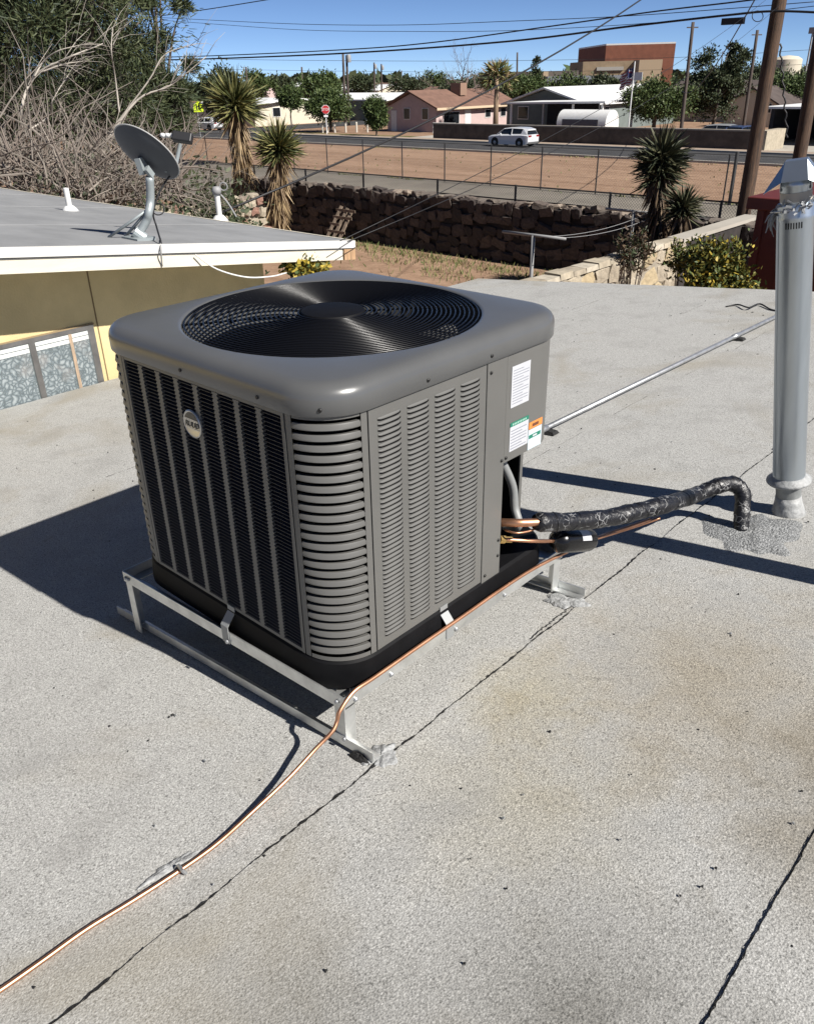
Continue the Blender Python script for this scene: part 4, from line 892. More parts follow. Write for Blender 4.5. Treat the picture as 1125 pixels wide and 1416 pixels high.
pt_ = thing('wooden_pallet', 'broken grey wooden pallet leaning against the dark stone wall', 'pallet', pl)
for k, dx in enumerate((-.28, .02, .34)):
    b = MB(); b.bar(pl+Vector((dx-.10, -.55, .0)), pl+Vector((dx+.18*(1 if k < 2 else .4), .1, 1.18-.05*k)), .10, .06, (0, 1, 0)); b.build('runner', mat('weathered_board', (.25, .19, .14), .9, 0, .25, 6), pt_)
for k in range(5):
    z = .18+.22*k; b = MB(); b.bar(pl+Vector((-.48+.05*k, -.48+.12*k, z)), pl+Vector((.42+.06*k if k != 2 else .1, -.48+.12*k, z)), .02, .09, (0, 0, 1)); b.build('slat', mat('weathered_board', (.25, .19, .14), .9, 0, .25, 6), pt_)
RED = mat('oxblood_paint', (.125, .018, .012), .55, 0, .12, 4); 
sa, sb = gd(1040, 330, 10.6), gd(1135, 330, 11.3)
sh = thing('red_shed', 'dark red painted shed standing past the far edge of our roof', 'shed', (sa.x, sa.y, G))
zt_ = gd(1040, 288, 10.6).z
b = MB(); X0, Y0 = sa.x, sa.y; X1, Y1 = X0+2.4, Y0+2.6
b.box((X0, Y0, G), (X1, Y1, zt_)); b.build('wall', RED, sh)
b = MB(); b.box((X0-.10, Y0-.10, zt_), (X1+.1, Y1+.1, zt_+.13)); b.build('roof_trim', RED, sh, bevel=.01)
for k in range(9): b = MB(); b.box((X0+.05+.28*k, Y0-.02, G), (X0+.09+.28*k, Y0, zt_-.002)); b.build('batten', RED, sh)
for k in range(8): b = MB(); b.box((X0-.02, Y0+.05+.3*k, G), (X0, Y0+.09+.3*k, zt_-.002)); b.build('batten', RED, sh)
rg = np.random.default_rng(12)
def grass_patch(poly_fn, n, hmin, hmax, wid, name):
    c = np.array([poly_fn() for _ in range(n)]); d = np.stack([rg.normal(0, .35, n), rg.normal(0, .35, n), np.ones(n)], 1)
    o = link(name, leaf_mesh(name, c, (hmin+hmax)/2, wid, d, BLADE, rg, .5)); return o
def gpt():
    while True:
        x = rg.uniform(-21.5, -7.6); y = rg.uniform(16.2, 19.6); f = (x+21.5)/14
        keep = math.exp(-((y-(19.25-.9*f))/.55)**2)+.55*math.exp(-((y-(18.0-.9*f))/.5)**2)*(math.sin(x*2.1)+math.sin(x*.9+y*3) > .2)+.04
        if rg.random() < keep: return (x, y, G)
tag(grass_patch(gpt, 2600, .07, .18, .018, 'yard_grass'), 'sparse green and straw-coloured grass along the foot of the dark wall', 'grass', kind='stuff')

# ================================================================== plants near the yard
def yucca(name, label, base, h_tr, crown_r, n_leaf, skirt, mg, md_, lean=(0, 0), seed=1, leafL=.75, lw=.035):
    r = np.random.default_rng(seed); base = Vector(base); t = thing(name, label, 'yucca', base)
    top = base+Vector((lean[0], lean[1], h_tr)); b = MB()
    b.tube(curve_pts([base, base.lerp(top, .5)+Vector((lean[0]*.2, 0, 0)), top], 5), [.16, .15, .15, .14, .14, .13, .13, .13, .12, .12, .11], 10); b.build('trunk', BARK, t, True)
    # rosette: blades radiate from the upper stem in all directions
    N = n_leaf; th = r.uniform(0, 2*np.pi, N); ph = np.arcsin(r.uniform(-.55, 1, N)); d = np.stack([np.cos(ph)*np.cos(th), np.cos(ph)*np.sin(th), np.sin(ph)], 1)
    c = np.array(top)+d*.06+np.stack([np.zeros(N), np.zeros(N), r.uniform(-crown_r*.45, crown_r*.25, N)], 1)
    stuff(link('leaf_crown', leaf_mesh('leaf_crown', c, leafL, lw, d, mg, r, .25), t))
    if skirt:
        N = int(skirt[1]); f = r.uniform(0, 1, N)**.8; th = r.uniform(0, 2*np.pi, N); z0 = -skirt[0]*f
        d = np.stack([np.cos(th)*.30*(1-.4*f), np.sin(th)*.30*(1-.4*f), -np.ones(N)+.25*(f < .12)], 1)+r.normal(0, .13, (N, 3))
        P = [Vector(base).lerp(top, max(0, 1-skirt[0]*ff/h_tr)) for ff in f]
        c = np.array([tuple(p) for p in P])+np.stack([np.cos(th)*.10, np.sin(th)*.10, -r.uniform(0, .1, N)], 1)
        stuff(link('dead_leaf_skirt', leaf_mesh('dead_leaf_skirt', c, skirt[2], .04, d, md_, r, .35), t))
    return t
y1 = gy(345, 303, 18.8); y1t = gy(325, 143, 18.8)
yucca('yucca', 'tallest shaggy yucca with broad yellow-green crown behind the grey roof', (y1.x, 18.8, G), y1t.z-G, .5, 620, (3.4, 1500, .75), YUCG, YUCD, (y1t.x-y1.x, 0), 3, 1.02, .045)
y2 = gy(378, 306, 18.6); y2t = gy(385, 203, 18.6)
yucca('yucca', 'shorter shaggy yucca with golden dead-leaf skirt standing next to the tallest one', (y2.x, 18.6, G), y2t.z-G, .5, 560, (2.6, 1400, .8), YUCG, YUCD, (y2t.x-y2.x, 0), 4, .85, .042)
y3 = gy(918, 330, 18.4); y3t = gy(914, 222, 18.4)
yucca('yucca', 'dark spiky yucca with brown skirt above the cream rubble wall', (y3.x, 18.4, G), y3t.z-G, .9, 760, (1.9, 800, .6), YUCT, YUCTD, (y3t.x-y3.x, 0), 5, .62, .036)
y4 = gy(938, 330, 18.0); y4t = gy(940, 285, 18.0)
yucca('yucca', 'small yucca offshoot growing against the dark spiky one', (y4.x, 18.0, G), y4t.z-G, .4, 360, (1.0, 300, .5), YUCT, YUCTD, (0, 0), 6, .44, .032)
def bush(name, label, c, rad, n, L, Wd, mats, cat='bush', seed=1, stems=10, zb=None, squash=.8):
    r = np.random.default_rng(seed); c = Vector(c); base = Vector((c.x, c.y, G if zb is None else zb)); t = thing(name, label, cat, base)
    cl = unit(r.normal(size=(26, 3)))*r.uniform(.35, 1, (26, 1))*rad*np.array([1, 1, squash]); b = MB()
    for k in range(stems): q = c+Vector(cl[k]); b.tube(curve_pts([base, base.lerp(q, .55)+Vector((0, 0, .1)), q], 4), [.022, .020, .018, .016, .013, .011, .010, .008, .006], 5)
    b.build('stem', BARK, t)
    k = r.integers(0, 26, n); cc = np.array(c)+cl[k]+r.normal(0, rad*.17, (n, 3)); d = unit(r.normal(size=(n, 3))+np.array([0, 0, .5])+cl[k]/rad*.6)
    stuff(link('foliage', leaf_mesh('foliage', cc, L, Wd, d, mats, r, .4), t)); return t
c = gd(1000, 378, 9.3); bush('flowering_bush', 'leafy bush with yellow blossom growing beside the dark red shed', c, .36, 4600, .044, .019, [YLEAF[0], YLEAF[2], YLEAF[1], YLEAF[0], LEAF[1]], seed=5, squash=.75)
c = gd(955, 362, 11.5); bush('flowering_bush', 'loose olive bush in front of the cream rubble wall', c, .30, 1700, .05, .020, [YLEAF[2], LEAF[1], YLEAF[0]], seed=6)
c = gd(425, 364, 6.6); bush('flowering_bush', 'yellow flowering bush poking up past the end of the rake board', c, .17, 1500, .040, .020, [YLEAF[1], YLEAF[1], YLEAF[0], LEAF[1]], seed=7)
c = gy(912, 352, 14.2); bush('dry_weed', 'dry brown weed climbing the cream rubble wall', (-6.75, c.y, c.z), .38, 900, .09, .025, [YUCTD[0], YUCTD[2], LEAFD[1]], 'weed', 8, squash=1.1)

# ================================================================== big trees at the left
def tree(name, label, base, h, crown, n, L, Wd, mats, seed=1, trunk_r=.22, nclump=60, spread=.16, cat='tree', hang=0.0, group=None, bark=None, limbs=26):
    # crown: list of ellipsoids (cx, cy, cz, rx, ry, rz) relative to the base
    r = np.random.default_rng(seed); base = Vector(base); t = thing(name, label, cat, base, group); b = MB()
    tip = base+Vector((r.uniform(-.3, .3), r.uniform(-.3, .3), h*.86)); tp = curve_pts([base, base.lerp(tip, .35)+Vector((r.uniform(-.2, .2), 0, 0)), base.lerp(tip, .7)+Vector((0, r.uniform(-.25, .25), 0)), tip], 5)
    b.tube(tp, [trunk_r*(1-.85*k/(len(tp)-1)) for k in range(len(tp))], 8)
    vol = np.array([e[3]*e[4]*e[5] for e in crown]); vol = vol/vol.sum(); C = []; S = []
    for k in range(nclump):
        e = crown[r.choice(len(crown), p=vol)]; q = unit(r.normal(size=3))*r.uniform(.30, 1)**.5*np.array(e[3:6]); C.append(np.array(base)+np.array(e[:3])+q); S.append((e[3]+e[4]+e[5])/3*spread*r.uniform(.6, 1.35))
    C = np.array(C); S = np.array(S)
    for k in range(min(limbs, nclump)):
        q = Vector(C[k]); f = min(.95, max(.25, (q.z-base.z)/h*.75)); p = base.lerp(tip, f); md_ = p.lerp(q, .5)+Vector((0, 0, .12*(q-p).length)); b.tube(curve_pts([p, md_, q], 3), [trunk_r*.30, trunk_r*.27, trunk_r*.23, trunk_r*.2, trunk_r*.15, trunk_r*.1, trunk_r*.06], 5)
    b.build('trunk', bark or BARK, t, True)
    k = r.integers(0, nclump, n); off = r.normal(0, 1, (n, 3)); cc = C[k]+off*S[k][:, None]*np.array([1, 1, .8])
    d = unit(off+r.normal(0, .7, (n, 3))+np.array([0, 0, .25-hang]))
    stuff(link('crown', leaf_mesh('crown', cc, L, Wd, d, mats, r, .4), t)); return t
p = gd(125, 200, 30); tree('pine_tree', 'tall dense dark pine rising behind the dead branches', (p.x, p.y, G), 12.5, [(0, 0, 7.0, 2.7, 2.7, 3.6), (.3, .6, 10.0, 2.0, 2.2, 2.6), (-.5, -1.2, 5.2, 2.4, 2.6, 2.0)], 60000, .20, .024, PINE, 21, .32, 70, .165)
p = gd(20, 200, 34); tree('pine_tree', 'open olive-green pine with sky gaps left of the dense one', (p.x, p.y, G), 11.5, [(0, 0, 7.2, 2.6, 2.6, 3.2), (.2, .3, 4.6, 2.2, 2.4, 1.8)], 26000, .20, .024, PINE, 22, .28, 34, .17)
p = gd(238, 200, 37); tree('pine_tree', 'smaller rounded pine with a sky gap between it and the dense one', (p.x, p.y, G), 9.4, [(.1, .1, 8.0, 1.15, 1.15, 1.2), (.35, .3, 5.8, 1.2, 1.2, 1.1), (-.1, -.2, 4.2, 1.4, 1.4, 1.2)], 24000, .19, .024, PINE, 23, .20, 34, .18)
p = gd(185, 200, 36); tree('pine_tree', 'tall pine top leaning between the dense pine and the rounded one', (p.x, p.y, G), 12.6, [(.2, .2, 10.2, 1.6, 1.6, 2.4), (0, 0, 7.0, 1.7, 1.7, 2.2)], 32000, .20, .024, PINE, 24, .24, 40, .17)
# leafless tree and heap of cut branches
def branchy(name, label, bases, seed, m, depth=4, cat='tree', group=None, split=(3, 4), up=.25, gn_=.55):
    r = random.Random(seed); t = thing(name, label, cat, bases[0][0]); parts = []
    def grow(b, p, d, L, rad, k):
        pts = [p]; n = 5; q = p.copy(); dd_ = d.copy()
        for i in range(n):
            dd_ = (dd_+Vector((r.gauss(0, .26), r.gauss(0, .26), r.gauss(0, .22)+.02*up))).normalized(); q = q+dd_*(L/n); pts.append(q.copy())
        b.tube(pts, [rad*(1-.65*i/n) for i in range(n+1)], 5 if k > 1 else 4, cap=False)
        if k > 0:
            for _ in range(r.randint(*split)):
                i = r.randint(1, n); nd = (dd_+Vector((r.gauss(0, gn_), r.gauss(0, gn_), r.gauss(0, gn_*.8)+up*.4))).normalized(); grow(b, pts[i], nd, L*r.uniform(.5, .8), rad*(1-.6*i/n)*.58, k-1)
    for p, d, L, rad in bases:
        b = MB(); grow(b, Vector(p), Vector(d).normalized(), L, rad, depth); parts.append(b)
    for i, b in enumerate(parts): b.build('branch', m, t, True)
    return t
bp = lambda px, py, D: gd(px, py, D)
g0 = bp(120, 262, 17.5); g0.z = G+.6
def dirpx(a, c): v = c-a; return tuple(v.normalized()), v.length
bs = []
for sx_, sy_, ex, ey, D, rad in ((150, 262, 180, 165, 17.2, .075), (130, 262, 235, 140, 17.0, .07), (110, 262, 60, 120, 17.4, .06), (170, 258, 258, 115, 17.8, .055), (140, 262, 155, 105, 18, .05), (90, 262, 190, 130, 16.6, .055), (160, 262, 250, 190, 16.8, .06), (100, 262, 20, 120, 17.0, .06)):
    a = bp(sx_, sy_, D); e = bp(ex, ey, D+.4); d_, L_ = dirpx(a, e); bs.append((a-Vector(d_)*.8, d_, L_*.95, rad))
branchy('bare_tree', 'leafless grey tree with tangled twigs behind the satellite dish', bs, 7, TWIG, 4, up=.0, gn_=.75, split=(3, 5))
bs = []
for pts_, D, rad in ((((35, 190), (30, 150), (45, 105), (85, 80)), 16.0, .060), (((40, 180), (75, 160), (85, 110), (110, 60)), 16.2, .035), (((165, 155), (160, 110), (152, 60), (155, 38)), 18, .04), (((140, 200), (190, 135), (235, 118), (285, 75)), 17.5, .055), (((150, 185), (200, 110), (225, 75), (275, 60)), 17.9, .04)):
    pass
t = thing('pale_branches', 'bleached bare forked branches reaching up out of the tangle of twigs', 'branches', bp(40, 240, 16)); r_ = random.Random(15)
for pts_, D, rad in ((((36, 195), (30, 150), (48, 105), (88, 82), (142, 60)), 16.0, .055), (((48, 105), (60, 85), (80, 70), (110, 62)), 16.0, .030), (((55, 100), (90, 88), (120, 84)), 16.0, .026), (((40, 180), (68, 160), (72, 140), (90, 110), (108, 88)), 16.2, .030), (((165, 155), (160, 112), (154, 70), (156, 38)), 18, .035), (((156, 62), (165, 45), (175, 30)), 18, .018), (((140, 205), (190, 138), (235, 118), (285, 78)), 17.5, .045), (((150, 185), (205, 112), (228, 75), (272, 60)), 17.9, .032), (((235, 118), (262, 90), (270, 70)), 17.5, .02), (((118, 245), (140, 222), (155, 205)), 15.5, .05), (((125, 235), (160, 241), (192, 240)), 15.3, .018)):
    b = MB(); P = curve_pts([gd(x, y, D+r_.uniform(-.2, .2)) for x, y in pts_], 5); rad *= .55; b.tube(P, [rad*(1-.7*i/(len(P)-1)) for i in range(len(P))], 7)
    for k in range(12):
        i = r_.randint(len(P)//3, len(P)-1); q = P[i]; v = (P[min(i, len(P)-2)+1]-P[min(i, len(P)-2)]).normalized()
        v = (v+Vector((r_.gauss(0, .5), r_.gauss(0, .5), r_.gauss(0, .4)))).normalized(); L_ = r_.uniform(.3, .9); b.tube([q, q+v*L_*.5+Vector((0, 0, .04)), q+v*L_], [rad*.25, rad*.18, rad*.06], 5)
    b.build('branch', TWIG2, t, True)
hp_ = thing('brush_heap', 'heap of long cut branches piled along the far side of the grey roof', 'brush heap', bp(30, 262, 14.5)); r_ = random.Random(9)
b = MB(); b2 = MB()
for k in range(620):
    px = r_.uniform(-60, 250); a = gd(px, r_.uniform(205, 280), r_.uniform(13.5, 16.5)); ang = r_.gauss(115 if px < 120 else 95, 48); L_ = r_.uniform(.35, 1.9)*(1 if px < 110 else .6)
    v = (AR*math.cos(R(ang))+AU*math.sin(R(ang))+AF*r_.gauss(0, .4)).normalized(); rad = r_.uniform(.004, .017); P = [a]; q = a
    for j in range(4): v = (v+Vector((r_.gauss(0, .16), r_.gauss(0, .16), r_.gauss(0, .16)-.03))).normalized(); q = q+v*L_/4; P.append(q)
    (b if r_.random() < .55 else b2).tube(P, [rad, rad*.9, rad*.75, rad*.55, rad*.3], 5)
stuff(b.build('cut_branches', mat('red_brown_twig', (.17, .138, .115), .9, 0, .35, 1.5), hp_)); stuff(b2.build('grey_branches', TWIG, hp_))
p = gd(60, 240, 20); bush('shrub', 'dark green scrub growing behind the heap of cut branches', (p.x, p.y, G+2.0), 2.4, 9000, .12, .05, LEAFD, 'shrub', 31, squash=.75)
p = gd(215, 240, 22); bush('shrub', 'dark green scrub at the foot of the rounded pine', (p.x, p.y, G+1.7), 2.2, 8000, .12, .05, LEAFD, 'shrub', 32, squash=.75)

# ================================================================== far side of the street: houses
PINK = mat('pink_stucco', (.55, .42, .40), .85, 0, .06, 2); MAUVE = PINK
BROOF = mat('brown_shingle', (.19, .105, .075), .9, 0, .18, 1.2, bump=.3, bscale=6); WROOF = mat('white_metal_roof', (.80, .80, .79), .6, 0, .04, .4)
CREAMW = mat('cream_wall', (.64, .58, .46), .85, 0, .05, 1); DKROOF = mat('dark_shingle', (.085, .065, .058), .9, 0, .2, 1); GREENW = mat('grey_green_siding', (.16, .19, .18), .8, 0, .1, 1)
YELW = mat('pale_yellow_wall', (.66, .60, .26), .85); TANB = mat('tan_brick', (.33, .245, .155), .9, 0, .12, .8); REDB = mat('red_brick', (.23, .085, .050), .9, 0, .12, .8); GREYF = mat('grey_roof_band', (.24, .26, .29), .7)
def house(name, label, x0, x1, y0, y1, zw, zr, axis, wm, rm, wins=(), over=.5, fascia=None, th=.16, zg=G, doors=(), chimney=None, flat=False):
    t = thing(name, label, 'house', ((x0+x1)/2, (y0+y1)/2, zg)); xm, ym = (x0+x1)/2, (y0+y1)/2
    b = MB()
    if flat: b.box((x0, y0, zg), (x1, y1, zw))
    elif axis == 'y': b.hexa([(x0, y0, zg), (x1, y0, zg), (x1, y0, zw), (xm, y0, zr-.12), (x0, y0, zw)], [(x0, y1, zg), (x1, y1, zg), (x1, y1, zw), (xm, y1, zr-.12), (x0, y1, zw)])
    else: b.hexa([(x0, y0, zg), (x0, y1, zg), (x0, y1, zw), (x0, ym, zr-.12), (x0, y0, zw)], [(x1, y0, zg), (x1, y1, zg), (x1, y1, zw), (x1, ym, zr-.12), (x1, y0, zw)])
    b.build('wall', wm, t, fixn=True)
    if flat:
        b = MB(); b.box((x0-over, y0-over, zw), (x1+over, y1+over, zw+th)); ro = b.build('roof', rm, t)
    else:
        b = MB(); k = (zr-zw)/((x1-x0)/2 if axis == 'y' else (y1-y0)/2)
        for s in (-1, 1):
            if axis == 'y':
                xe = xm+s*((x1-x0)/2+over); ze = zw-k*over
                b.hexa([(xe, y0-over, ze), (xm, y0-over, zr), (xm, y1+over, zr), (xe, y1+over, ze)][::s], [(xe, y0-over, ze+th), (xm, y0-over, zr+th), (xm, y1+over, zr+th), (xe, y1+over, ze+th)][::s])
            else:
                ye = ym+s*((y1-y0)/2+over); ze = zw-k*over
                b.hexa([(x0-over, ye, ze), (x0-over, ym, zr), (x1+over, ym, zr), (x1+over, ye, ze)][::-s], [(x0-over, ye, ze+th), (x0-over, ym, zr+th), (x1+over, ym, zr+th), (x1+over, ye, ze+th)][::-s])
        ro = b.build('roof', rm, t, fixn=True)
        if fascia:
            b = MB(); ze = zw-k*over
            if axis == 'y': b.box((x1+over+.01, y0-over, ze-.08), (x1+over+.06, y1+over, ze+th-.01))
            else: b.box((x0-over, y0-over-.06, ze-.08), (x1+over, y0-over-.01, ze+th-.01))
            b.build('fascia', fascia, t)
    for face, u0, u1, z0, z1 in wins:                        # face 'y': the side towards us, 'x': the sunny side
        f = MB(); g = MB()
        if face == 'y': f.box((u0-.07, y0-.05, z0-.07), (u1+.07, y0-.001, z1+.07)); g.box((u0, y0-.065, z0), (u1, y0-.051, z1))
        else: f.box((x1+.001, u0-.07, z0-.07), (x1+.05, u1+.07, z1+.07)); g.box((x1+.051, u0, z0), (x1+.065, u1, z1))
        fo = f.build('window', WHITEP, t); g.build('pane', GLASS, fo)
    for face, u0, u1, z1 in doors:
        f = MB()
        if face == 'y': f.box((u0, y0-.06, zg), (u1, y0-.001, z1))
        else: f.box((x1+.001, u0, zg), (x1+.06, u1, z1))
        f.build('door', WHITEP, t)
    if chimney: 
        b = MB(); b.box(*chimney[:2]); b.build('chimney', chimney[2], ro)
    return t
h = house('pink_house', 'pink stucco house with brown shingle roof behind the white car', -67.4, -60.4, 70.7, 84.2, -1.15, .25, 'y', PINK, BROOF,
      [('y', -64.9, -64.1, -2.3, -1.3), ('y', -62.3, -61.5, -2.3, -1.3), ('x', 71.9, 74.4, -2.8, -1.7), ('x', 79.0, 79.9, -2.4, -1.7), ('x', 81.8, 82.7, -2.4, -1.6)], .55, mat('cream_trim', (.62, .48, .33), .7), doors=[('y', -66.8, -66.0, -1.5), ('x', 75.4, 76.4, -1.45)], chimney=((-63.4, 76.6, -.2), (-62.0, 77.7, 1.0), mat('chimney_block', (.27, .17, .12), .9)))
house('pink_house', 'rear wing with crossing brown shingle roof behind the pink house', -74, -67.6, 80, 92, -1.0, .45, 'x', PINK, BROOF, (), .5)
b = MB()
for x in (-59.9, -58.4, -56.9): b.tube([(x, 69.6, G), (x, 69.6, G+1.0)], .03, 6)
b.tube([(-59.9, 69.6, G+1.0), (-56.9, 69.6, G+1.0)], .03, 6); b.tube([(-59.9, 69.6, G+.5), (-56.9, 69.6, G+.5)], .02, 6); tag(b.build('handrail', WHITEP), 'pale metal handrail beside the driveway of the pink house', 'handrail')
house('green_house', 'grey-green house with wide white metal roof behind the retaining wall', -56.0, -46.5, 77, 96, -1.0, .35, 'y', GREENW, WROOF, [('y', -54.5, -53.3, -2.4, -1.3), ('x', 80, 81.5, -2.4, -1.4)], .5)
cp_ = thing('carport', 'open carport with thin white slab roof and white posts beside the green house', 'carport', (-45, 72, G))
b = MB(); b.hexa([(-50.6, 69.5, -.82), (-40.0, 69.5, -.72), (-40.0, 75.5, -.72), (-50.6, 75.5, -.82)], [(-50.6, 69.5, -.66), (-40.0, 69.5, -.56), (-40.0, 75.5, -.56), (-50.6, 75.5, -.66)]); b.build('roof', WROOF, cp_)
for x, y in ((-50.2, 69.8), (-43.4, 69.8), (-40.4, 69.8), (-50.2, 75.2), (-43.4, 75.2), (-40.4, 75.2)): b = MB(); b.box((x-.08, y-.08, G), (x+.08, y+.08, -.80)); b.build('post', WHITEP, cp_)
b = MB(); b.box((-50.0, 75.6, G), (-44.2, 75.8, -.9)); b.build('screen_wall', mat('near_black_panel', (.03, .03, .035), .8), cp_)
tr = thing('travel_trailer', 'white rounded travel trailer parked under the carport', 'trailer', (-40.8, 68.2, G))
b = MB(); pr_ = []
for k in range(13): tt = math.pi*k/12; pr_.append((-math.cos(tt)*1.15, max(0, math.sin(tt))**.55*1.5))
lo_ = [(x_*1.0, z_*1.0) for x_, z_ in pr_]
b.hexa([(-43.4, 68.4+x_, -3.0+z_*1.22) for x_, z_ in lo_], [(-38.5, 68.4+x_, -3.0+z_*1.22) for x_, z_ in lo_]); b.build('body', WHITEP, tr, 40)
b = MB(); b.box((-42.8, 67.2, -2.6), (-39.2, 67.26, -1.9)); b.build('dark_band', mat('trailer_grey', (.12, .12, .13), .5), tr)
for x in (-41.8, -40.4): b = MB(); b.lathe([(.36, -.1), (.36, .1)], (x, 67.35, G+.36), (0, 1, 0), 16); b.build('wheel', CABLE, tr)
rw = thing('retaining_wall', 'long low brown block wall behind the pavement where the white car passes', 'wall', (-38, 62.5, G))
b = MB(); b.box((-53.6, 62.35, G-.05), (-23.6, 62.75, -2.27)); b.build('core', mat('brown_block', (.105, .082, .066), .95, 0, .25, 1.6, bump=.6, bscale=4), rw)
b = MB(); b.box((-53.7, 62.28, -2.27), (-23.5, 62.82, -2.17)); b.build('coping', mat('worn_coping', (.30, .27, .23), .9, 0, .15, 2), rw)
b = MB(); b.box((-23.5, 62.5, G), (-22.9, 66.0, -2.2)); b.build('return_wall', STONEL[0], rw)
sl_ = random.Random(2)
house('white_house', 'white ranch house with pale metal roof left of the stop sign', -105, -91, 71, 84, -1.15, -.55, 'x', CREAMW, WROOF, [('x', 74, 75.2, -2.5, -1.5)], .6)
house('white_house', 'long white-roofed bungalow with dark porch set back behind the white ranch house', -100, -88, 88, 104, -1.0, -.35, 'x', GREENW, WROOF, (), .6)
house('yellow_bungalow', 'pale yellow bungalow with flat white roof seen between two round trees', -92.5, -85.0, 89, 101, -1.05, -.4, 'x', YELW, WROOF, [('x', 91, 93, -2.6, -1.6), ('y', -90.5, -89, -2.6, -1.6)], .5)
b = MB(); b.box((-105, 66.2, G), (-90.8, 66.6, G+.9)); tag(b.build('garden_wall', mat('pink_block', (.46, .35, .27), .9, 0, .1, 2)), 'low pinkish garden wall in front of the white ranch house', 'wall')
house('dark_house', 'dark brown house with low gable behind the yellow crossing sign', -97, -86.5, 55.2-9, 55.2+4, -.9, .3, 'y', mat('brown_wall', (.13, .10, .085), .9), DKROOF, [('y', -93, -91.5, -2.4, -1.4)], .6)
house('cream_house', 'cream gabled house beyond the leaning utility pole', -38.6, -33.4, 91.5, 102, -1.35, .0, 'y', CREAMW, DKROOF, [('y', -35.0, -33.9, -2.2, -1.4)], .4)
house('brown_house', 'dark-roofed house partly hidden by the tallest street tree', -50, -40, 100, 110, -.9, .5, 'x', CREAMW, DKROOF, (), .5)
house('cream_house', 'low cream house with pale roof right of the leaning utility pole', -26.8, -17, 92, 101, -1.2, -.3, 'x', CREAMW, WROOF, [('y', -25.5, -23.6, -2.5, -1.5)], .5)
ck = thing('carport', 'black shaded carport opening beside the driveway right of the leaning pole', 'carport', (-21, 72, G))
b = MB(); b.box((-26.0, 69.0, -1.05), (-14, 78, -.90)); b.build('roof', WROOF, ck)
b = MB(); b.box((-25.9, 77.6, G), (-14, 77.9, -1.05)); b.build('back_wall', mat('near_black_panel', (.03, .03, .035), .8), ck)  # carport shade put into the near-black colour of these walls
b = MB(); b.box((-25.9, 70.5, G), (-25.6, 77.6, -1.05)); b.build('side_wall', mat('near_black_panel', (.03, .03, .035), .8), ck)
b = MB(); b.box((-14.3, 70.5, G), (-14, 77.6, -1.05)); b.build('side_wall', mat('near_black_panel', (.03, .03, .035), .8), ck)
# school with brick hall
sc = thing('school_building', 'large brick school with tall red-brown hall on the skyline', 'school', (-110, 200, G))
u = (gd(935, 62, 232)-gd(805, 65, 226)); u.z = 0; u.normalize(); vv = Vector((-u.y, u.x, 0))
def sbox(nm, pxa, pxb, pyt, D, dep, m, off=0, zb=G, par=None):
    a = gd(pxa, pyt, D); c = gd(pxb, pyt, D); a2 = Vector((a.x, a.y, 0))+vv*off; c2 = Vector((c.x, c.y, 0))+vv*off
    d2 = (c2-a2); b = MB(); P = [a2, c2, c2+vv*dep, a2+vv*dep]; zt = (a.z+c.z)/2
    b.hexa([p+Vector((0, 0, zb)) for p in P], [p+Vector((0, 0, zt)) for p in P]); return b.build(nm, m, par or sc), P, zt
hall, P, zt = sbox('hall', 838, 934, 61, 236, 30, REDB)
b = MB(); b.hexa([p+Vector((0, 0, zt)) for p in P], [p+Vector((0, 0, zt+.35)) for p in P]); b.build('parapet', WHITEP, hall)
wg, P, zt = sbox('wing', 806, 884, 84, 222, 14, TANB); wg2, _, _ = sbox('wing', 884, 916, 82, 218, 12, mat('pale_brick', (.50, .38, .25), .9))
bd, _, _ = sbox('window_band', 825, 862, 92, 221.6, .3, mat('pale_panel', (.42, .40, .36), .7), 0, gd(840, 97, 221.6).z)
lw_, P, zt = sbox('low_block', 700, 800, 98, 205, 18, mat('grey_brown_block', (.15, .12, .10), .9)); lw2, _, _ = sbox('low_block', 757, 880, 104, 200, 10, GREYF)
for k in range(9): 
    a = gd(788+9*k, 112, 199.6); b = MB(); a2 = Vector((a.x, a.y, 0)); b.hexa([a2+Vector((0, 0, -.5)), a2+u*1.0+Vector((0, 0, -.5)), a2+u*1.0+vv*.2+Vector((0, 0, -.5)), a2+vv*.2+Vector((0, 0, -.5))], [a2+Vector((0, 0, a.z+.4)), a2+u*1.0+Vector((0, 0, a.z+.4)), a2+u*1.0+vv*.2+Vector((0, 0, a.z+.4)), a2+vv*.2+Vector((0, 0, a.z+.4))]); b.build('window', GLASS, lw2)
sbox('pier', 751, 758, 98, 203, 2, mat('pale_brick', (.50, .38, .25), .9))
# water tank, mast far right
p = gd(1086, 100, 320); t = thing('water_tank', 'cream cylindrical water tank on the skyline', 'water tank', (p.x, p.y, G)); b = MB(); zt = gd(1086, 82, 320).z; b.lathe([(4.3, G+2), (4.3, zt), (3.0, zt+.8), (.1, zt+1.2)], (p.x, p.y, 0), (0, 0, 1), 28); b.build('tank', CREAMW, t, 40); b = MB(); b.lathe([(3.6, G), (3.6, G+2)], (p.x, p.y, 0), (0, 0, 1), 20); b.build('base', GREYF, t)
p = gd(1113, 100, 260); t = thing('light_tower', 'slim stadium light mast on the skyline right of the water tank', 'light mast', (p.x, p.y, G)); zt = gd(1113, 42, 260).z; b = MB(); b.tube([(p.x, p.y, G), (p.x, p.y, zt)], .22, 6); b.build('mast', CABLEG, t); b = MB(); b.bar((p.x-1, p.y, zt), (p.x+1, p.y, zt), .4, 1.4); b.build('lamp_rack', CABLEG, t)

